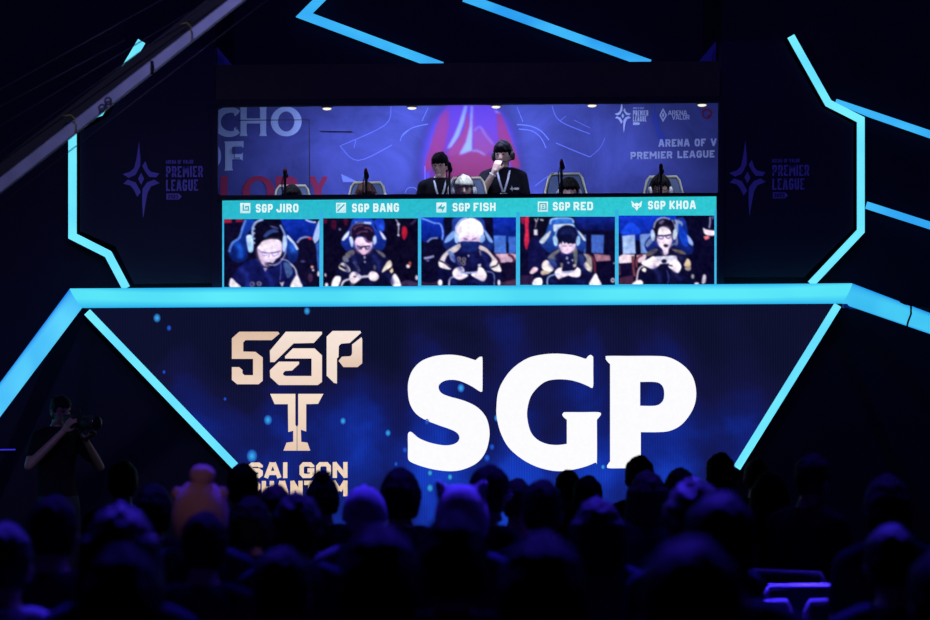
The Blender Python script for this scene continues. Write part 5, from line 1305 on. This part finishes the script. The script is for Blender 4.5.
# ------------------------------------------------------------------ players in the booth
def racing_chair(x, y, z, label, s=1.0):
    r = empty('gaming_chair', (x, y, z), PI, s)
    tag(r, label, 'gaming chair', 'gaming chairs of the five players')
    mb = MB(); mb.box((0, .05, .25), (.50, .50, .08)); mb.build('seat', M['chairblue'], r, bevel=.04)
    out = [(-.17, .48), (-.25, .62), (-.27, .85), (-.23, 1.0), (-.19, 1.06), (-.145, 1.24), (-.12, 1.275), (.12, 1.275), (.145, 1.24), (.19, 1.06), (.23, 1.0), (.27, .85), (.25, .62), (.17, .48)]
    mb = MB(); mb.prism([Vector((px, -.20 - .12 * (pz - .48), pz)) for px, pz in out], (0, -.09, 0)); mb.build('backrest', M['chairblue'], r, bevel=.02)
    mb = MB(); mb.tube([(px, -.20 - .12 * (pz - .48) + .005, pz) for px, pz in out], .011, 8, True); mb.build('piping', M['cream'], r, True)
    for s in (-1, 1):
        mb = MB(); mb.box((s * .312, .05, .60), (.07, .28, .035)); mb.box((s * .312, .0, .46), (.04, .06, .26)); mb.box((s * .27, .0, .31), (.10, .06, .03)); mb.build('armrest', M['white'], r, bevel=.01)
    mb = MB(); mb.tube([(0, .03, .10), (0, .03, .23)], .03, 12); mb.build('gas_lift', M['black'], r, True)
    mb = MB()
    for k in range(5):
        a = 2 * PI * k / 5; mb.cap((0, .03, .10), .03, (.29 * math.cos(a), .03 + .29 * math.sin(a), .06), .02, 8); mb.ball((.29 * math.cos(a), .03 + .29 * math.sin(a), .03), .03)
    mb.build('star_base', M['black'], r, True)
    return r
def headset(r, boom=True, mat='white', c=HC, R=None):
    R = R or Matrix.Identity(3); T = lambda p: c + R @ Vector(p)
    h = MB(); h.tube([T((.102 * math.cos(a), -.005, -.005 + .150 * math.sin(a))) for a in [PI * k / 16 for k in range(17)]], .010, 8)
    o = h.build('headset', M['black'], r, True)
    for s in (-1, 1):
        m = MB(); m.ball(T((s * .098, .0, -.012)), (.024, .036, .046), R); m.build('ear_cup', M[mat], o, True)
    if boom:
        m = MB(); m.tube([T((-.10, .02, -.03)), T((-.085, .09, -.06)), T((-.03, .125, -.065))], .004, 6); m.ball(T((-.03, .125, -.065)), .012); m.build('boom_mic', M['black'], o, True)
    return o
PLAY = [(292, 185.5, 'short', 'hair', 'seated player at the left end of the booth, dark hair low over the ledge', 'first'),
        (366, 183, 'curly', 'hair_red', 'seated player with reddish curly hair in the booth, above the name BANG', 'second'),
        (464, 175.5, 'bowl', 'hair_blond', 'seated player with bleached white hair in the booth window', 'third'),
        (569, 178, 'bowl', 'hair', 'seated player with straight dark hair in the booth, above the name RED', 'fourth'),
        (660, 175.5, 'short', 'hair', 'seated player with glasses at the right end of the booth', 'fifth')]
CHX = [290, 366, 467, 567, 666]
for (px, ty, hr, hm, lb, nm), cx in zip(PLAY, CHX):
    y = 21.25; p = P(px, ty, y); s = (p.z - z0) / 1.358
    s = max(.84, s)
    r = seated(p.x, y, z0, PI, s, hr, hm, 'jersey', lb, 'players seated in the booth', 'skin', True)
    headset(r, True)
    if nm in ('first', 'second', 'fifth'):
        mb = MB()
        for sd in (-1, 1):
            mb.tube([HC + Vector((sd * (.034 + .026 * math.cos(t)), .104, .008 + .021 * math.sin(t))) for t in [2 * PI * k / 16 for k in range(16)]], .003, 6, True)
        mb.tube([HC + Vector((-.01, .106, .01)), HC + Vector((.01, .106, .01))], .003, 6)
        mb.build('glasses', M['black'], r, True)
    racing_chair(P(cx, 190, 21.36).x, 21.36, z0, f'blue-grey gaming chair with cream piping behind the {["dark-haired leftmost", "reddish-haired", "bleached-haired", "straight dark-haired", "rightmost"][["first","second","third","fourth","fifth"].index(nm)]} player', {'first': 1.01, 'second': 1.03, 'third': 1.06, 'fourth': 1.085, 'fifth': 1.06}[nm])

# microphones on floor stands
MIC = [(285, 169, 'red-tipped black microphone stand in front of the leftmost player'), (366, 169.5, 'red-tipped black microphone stand in front of the reddish-haired player'),
       (449.5, 163, 'black microphone stand beside the bleached-haired player and the standing man'), (561.5, 160.5, 'red-tipped black microphone stand in front of the straight dark-haired player'),
       (661, 164.5, 'black microphone stand in front of the rightmost player')]
for i, (px, py, lb) in enumerate(MIC):
    Y = 20.52; t = P(px, py, Y); zb = z0
    r = empty('microphone_stand', (t.x, Y, zb)); tag(r, lb, 'microphone', 'microphones in front of the players')
    h = t.z - zb
    mb = MB(); mb.tube([(0, 0, 0), (0, 0, .02)], .08, 20); mb.build('base', M['black'], r)
    mb = MB(); mb.tube([(0, 0, .02), (0, 0, h * .75), (0, 0, h - .06)], [.010, .010, .011], 10); mb.build('pole', M['black'], r, True)
    mb = MB(); mb.ball((0, 0, h - .03), (.019, .019, .042)); mb.ball((.012, -.01, h - .06), (.016, .016, .026)); mb.build('capsule', M['black'], r, True)
    if 'red' in lb.split()[0]:
        mb = MB(); mb.ball((0, -.012, h - .012), (.016, .016, .015)); mb.build('foam_tip', M['red'], r, True)
    mb = MB(); mb.tube([(-.01, 0, h - .05), (-.03, 0, h - .12), (-.022, 0, h - .25), (-.01, 0, .02)], .005, 6); mb.build('wire', M['black'], r, True)

# ------------------------------------------------------------------ two standing men behind the players
def stand_pose(**k):
    p = {'dz': .46, 'arm_r': ((.178, -.02, 1.465), (.235, -.03, 1.18), (.22, .08, .94)), 'arm_l': ((-.178, -.02, 1.465), (-.235, -.03, 1.18), (-.22, .08, .94)),
         'hand_r': ((-.05, .25, -1), (-1, 0, 0)), 'hand_l': ((.05, .25, -1), (1, 0, 0)),
         'leg_r': ((.095, 0, .90), (.11, .02, .49), (.115, -.01, .09), (.13, .12, .035)), 'leg_l': ((-.095, 0, .90), (-.11, .02, .49), (-.115, -.01, .09), (-.13, .12, .035)),
         'sleeve': .6, 'long': True}
    p.update(k); return p
def stander(px, ty, Y, z, pose, rz, hair, hmat, smat, label, skin='skin', shirt_long=False):
    hc = Vector(pose.get('head', (0, .035, 1.675))); R = rotm(*pose.get('head_rot', (0, 0, 0)))
    t = P(px, ty, Y); s = (t.z - z) / (hc.z + .148)
    r = empty('person', (t.x, Y, z), rz, s); tag(r, label, 'person')
    b, sh, tr = figure(pose, .008)
    link('body', b, M[skin], r); link('shirt', sh, M[smat], r); link('trousers', tr, M['denim'], r)
    link('hair', hair_mesh(hair, 5 + int(px), hc, R), M[hmat], r)
    for sd in ('r', 'l'): link('shoe', shoe_mesh(pose['leg_' + sd][2], pose['leg_' + sd][3]), M['tee_black'], r)
    for sd in (-1, 1):
        mb = MB(); mb.ball(hc + R @ Vector((sd * .031, .078, .008)), (.013, .010, .006), R); mb.build('eye', M['black'], r, True)
    return r, hc, R
def lanyard(r, dz=.46):
    mb = MB()
    for s in (-1, 1): mb.tube([(s * .055, -.01, 1.105 + dz - .0), (s * .062, .06, 1.055 + dz), (s * .045, .105, .97 + dz), (s * .006, .107, .84 + dz)], .010, 8, flat=(1, .4))
    mb.build('lanyard', M['lanyard'], r, True)
    mb = MB(); mb.box((0, .112, .78 + dz), (.07, .006, .10)); mb.build('badge', M['white'], r)
pose1 = stand_pose(head_rot=(-.32, -.12, 0))
r1, hc, R = stander(440, 152.5, 22.15, z0, pose1, PI, 'part', 'hair_soft', 'tee_black', 'standing man in black t-shirt with lanyard, left of the taller man in the booth')
lanyard(r1)
mb = MB()
for sd in (-1, 1):
    mb.tube([hc + R @ Vector((sd * (.034 + .025 * math.cos(t)), .097, .006 + .018 * math.sin(t))) for t in [2 * PI * k / 16 for k in range(16)]], .002, 6, True)
mb.tube([hc + R @ Vector((-.01, .102, .01)), hc + R @ Vector((.01, .102, .01))], .002, 6); mb.build('glasses', M['cable'], r1, True)
pose2 = stand_pose(head_rot=(-.35, -.12, 0), arm_r=((.178, -.02, 1.465), (.235, .16, 1.25), (.085, .205, 1.50)), hand_r=((-.35, -.25, 1), (-.4, -1, 0)), curl_r=1.0)
r2, hc, R = stander(503, 140.5, 22.35, z0, pose2, PI, 'part', 'hair_soft', 'tee_black', 'taller standing man in black t-shirt with a hand at his mouth', 'skin')
lanyard(r2)
headset(r2, True, 'black', hc, R)
mb = MB()
for s in STAR: mb.prism([Vector((-.085 - (x - 190) * .00014, .098 + .004, 1.335 - (y - 318) * .00011 + .0)) for x, y in s], (0, -.02, 0))
mb.box((-.13, .088, 1.335), (.045, .02, .018)); mb.build('chest_logo', M['white'], r2)
mb = MB(); E, W = Vector((.235, .16, 1.25)), Vector((.085, .205, 1.50)); d = (W - E).normalized(); x = d.orthogonal().normalized(); y = d.cross(x); c = E.lerp(W, .86)
mb.tube([c + (x * math.cos(t) + y * math.sin(t)) * .031 for t in [2 * PI * k / 18 for k in range(18)]], .006, 8, True); mb.build('bracelet', M['white'], r2, True)

# ------------------------------------------------------------------ camera operator in the shade at the left
pose3 = stand_pose(head_rot=(0, -.10, 0), arm_r=((.178, -.02, 1.465), (.33, .06, 1.24), (.085, .20, 1.52)), arm_l=((-.178, -.02, 1.465), (-.34, .10, 1.22), (-.07, .26, 1.46)),
                   hand_r=((-.1, .6, .7), (-1, .2, 0)), hand_l=((.1, 1, .15), (0, 0, 1)), curl_r=.8, curl_l=.5)
r3, hc, R = stander(58, 393.5, 18.0, 0, pose3, -PI / 2 - .78, 'crop', 'hair', 'tee_black', 'camera operator in black standing in the shade left of the big screen', 'skin_dark')
cam_o = empty('video_camera', r3.matrix_basis @ Vector((0.0, .215, 1.585)), -PI / 2 - .78)
tag(cam_o, 'black shoulder-held camera with long lens held by the standing operator', 'camera')
mb = MB(); mb.box((0, .0, .0), (.11, .14, .13)); mb.build('body', M['black'], cam_o, bevel=.01)
mb = MB(); mb.tube([(0, .07, 0), (0, .14, 0), (0, .145, 0), (0, .30, 0)], [.04, .042, .05, .055], 20); mb.build('lens_barrel', M['black'], cam_o, True)
mb = MB(); mb.tube([(0, -.03, .065), (0, -.03, .095), (0, .08, .095), (0, .08, .065)], .010, 8); mb.build('top_handle', M['black'], cam_o, True)
mb = MB(); mb.ball((0, .30, 0), (.048, .012, .048)); mb.build('front_glass', M['lens'], cam_o, True)
mb = MB(); mb.box((0, -.085, .01), (.05, .05, .045)); mb.build('eyepiece', M['black'], cam_o, bevel=.01)

# ------------------------------------------------------------------ camera crane arm across the upper left
jb = empty('camera_crane', P(110, 104, 14.0)); tag(jb, 'long grey camera crane arm slanting across the upper left, with tension wires', 'camera crane')
YJ = 14.0
A0, A1 = P(-60, 233, YJ), P(330, -73, YJ)
d = (A1 - A0).normalized(); up = Vector((0, 1, 0)).cross(d).normalized()
if up.z < 0: up = -up
mb = MB(); hw = .034
mb.rings([[c + up * a * hw * q + Vector((0, b * .018, 0)) for a, b in ((-1, -1), (1, -1), (1, 1), (-1, 1))] for c, q in ((A0, 1.15), (A1, .9))])
under(mb.build('arm_tube', M['jib'], bevel=.006), jb)
mb = MB(); mb.rings([[c + up * (hw + .043 + a * .042) + Vector((0, .03 + b * .02, 0)) for a, b in ((-1, -1), (1, -1), (1, 1), (-1, 1))] for c in (A0, A1)])
under(mb.build('top_rail', M['black']), jb)
for (p, q) in (((-10, 95), (165, -2)), ((-10, 112), (125, 40)), ((-10, 132), (190, 12)), ((-10, 160), (215, -2)), ((-10, 212), (275, -6))):
    mb = MB(); mb.tube([P(*p, YJ - .1), P(*q, YJ - .1)], .0032, 6); under(mb.build('tension_wire', M['cable'], None, True), jb)
for (x, y) in ((191, 30), (75, 122)):
    mb = MB(); mb.tube([P(x - 12, y - 6, YJ - .09), P(x - 4, y - 7, YJ - .09), P(x, y - 3, YJ - .09), P(x + .5, y + 4, YJ - .085), P(x, y + 12, YJ - .085)], .007, 8, flat=(1, .5))
    under(mb.build('strap', M['yellow'], None, True), jb)
mb = MB(); mb.tube([P(152, 61, YJ - .07), P(152, 74, YJ - .07)], .010, 8); under(mb.build('joint_band', M['black'], None, True), jb)
mb = MB()
for x, y in ((102, 108), (108, 101)): mb.tube([P(x + 3 * math.cos(t), y + 3.5 * math.sin(t), YJ - .07) for t in [2 * PI * k / 14 for k in range(14)]], .006, 6, True)
under(mb.build('wire_loop', M['cable'], None, True), jb)

# ================================================================== LIGHT
w = bpy.data.worlds.new('hall_gloom'); SC.world = w; w.use_nodes = True
w.node_tree.nodes['Background'].inputs[0].default_value = (0.10, 0.06, 0.55, 1); w.node_tree.nodes['Background'].inputs[1].default_value = 0.035

def spot(loc, aim, energy, col, size=70, blend=.6, soft=.25):
    l = bpy.data.lights.new('wash_fill_lamp', 'SPOT'); l.energy = energy; l.color = col; l.spot_size = math.radians(size); l.spot_blend = blend; l.shadow_soft_size = soft  # serves the stage washes and the added fill spots alike
    o = bpy.data.objects.new('wash_fill_lamp', l); COL.objects.link(o); o.location = loc
    o.rotation_euler = (Vector(aim) - Vector(loc)).to_track_quat('-Z', 'Y').to_euler(); return o
BL = (0.06, 0.025, 1.0)
# overhead blue wash on the hall, from the lighting bars in front of the stage
for x, e in ((-4.0, 560), (-0.8, 620), (2.2, 620), (4.6, 560)):
    spot((x, 13.5, 8.6), (x * .55, 7.6, 1.0), e, BL, 60)
# narrow beams added to brighten single heads and chair backs
for (px, ty, d), e, ang in (((696, 478, 7.5), 800, 5), ((722, 492, 5.6), 420, 5), ((461, 482, 8.45), 900, 4.5), ((600, 497, 8.35), 1000, 5), ((366, 484, 9.45), 1000, 4.5), ((0, 560, 6.5), 800, 6), ((110, 503, 6.1), 600, 6),
                            ((893, 524, 6.85), 900, 5.5), ((808, 590, 10.0), 4200, 8), ((300, 500, 8.4), 500, 5), ((540, 545, 4.6), 260, 9), ((640, 560, 7.6), 500, 6), ((770, 606, 9.2), 2500, 5), ((199, 478, 8.8), 500, 4.5)):
    t = P(px, ty, d); spot((t.x * .8 + .6, 13.5, 8.6), t, e * 8, (0.05, 0.025, 1.0), ang, .8, .08)
# violet wash on the stage set from the bar above the audience
for x in (-5.0, 0.0, 5.0):
    spot((x, 9.0, 9.2), (x * .9, 20.0, 3.6), 300, (0.20, 0.12, 1.0), 62)

# spots added out of view to brighten the crane arm and the pink hat
spot((-1.6, 6.0, 6.2), P(110, 104, 14.0), 620, (.46, .46, 1.0), 26, .8, .1)
spot((-1.15, 3.0, 3.2), P(199, 492, 8.8), 80, (1.0, .52, .75), 4.6, .9, .1)
# ================================================================== CAMERA
cd = bpy.data.cameras.new('camera'); co = bpy.data.objects.new('camera', cd); COL.objects.link(co)
cd.sensor_width = 36; cd.lens = F / 930 * 36; cd.clip_end = 200
cd.shift_y = (PY - 310) / 930.0
fw = Vector((0, 1, 0))
co.matrix_world = Matrix((( RV.x, UV.x, -fw.x, 0), (RV.y, UV.y, -fw.y, 0), (RV.z, UV.z, -fw.z, H), (0, 0, 0, 1)))
cd.dof.use_dof = True; cd.dof.focus_distance = 20.3; cd.dof.aperture_fstop = 2.6
SC.camera = co
vs = SC.view_settings
vs.view_transform = 'Standard'; vs.look = 'None'; vs.exposure = 0; vs.gamma = 1; vs.use_curve_mapping = False
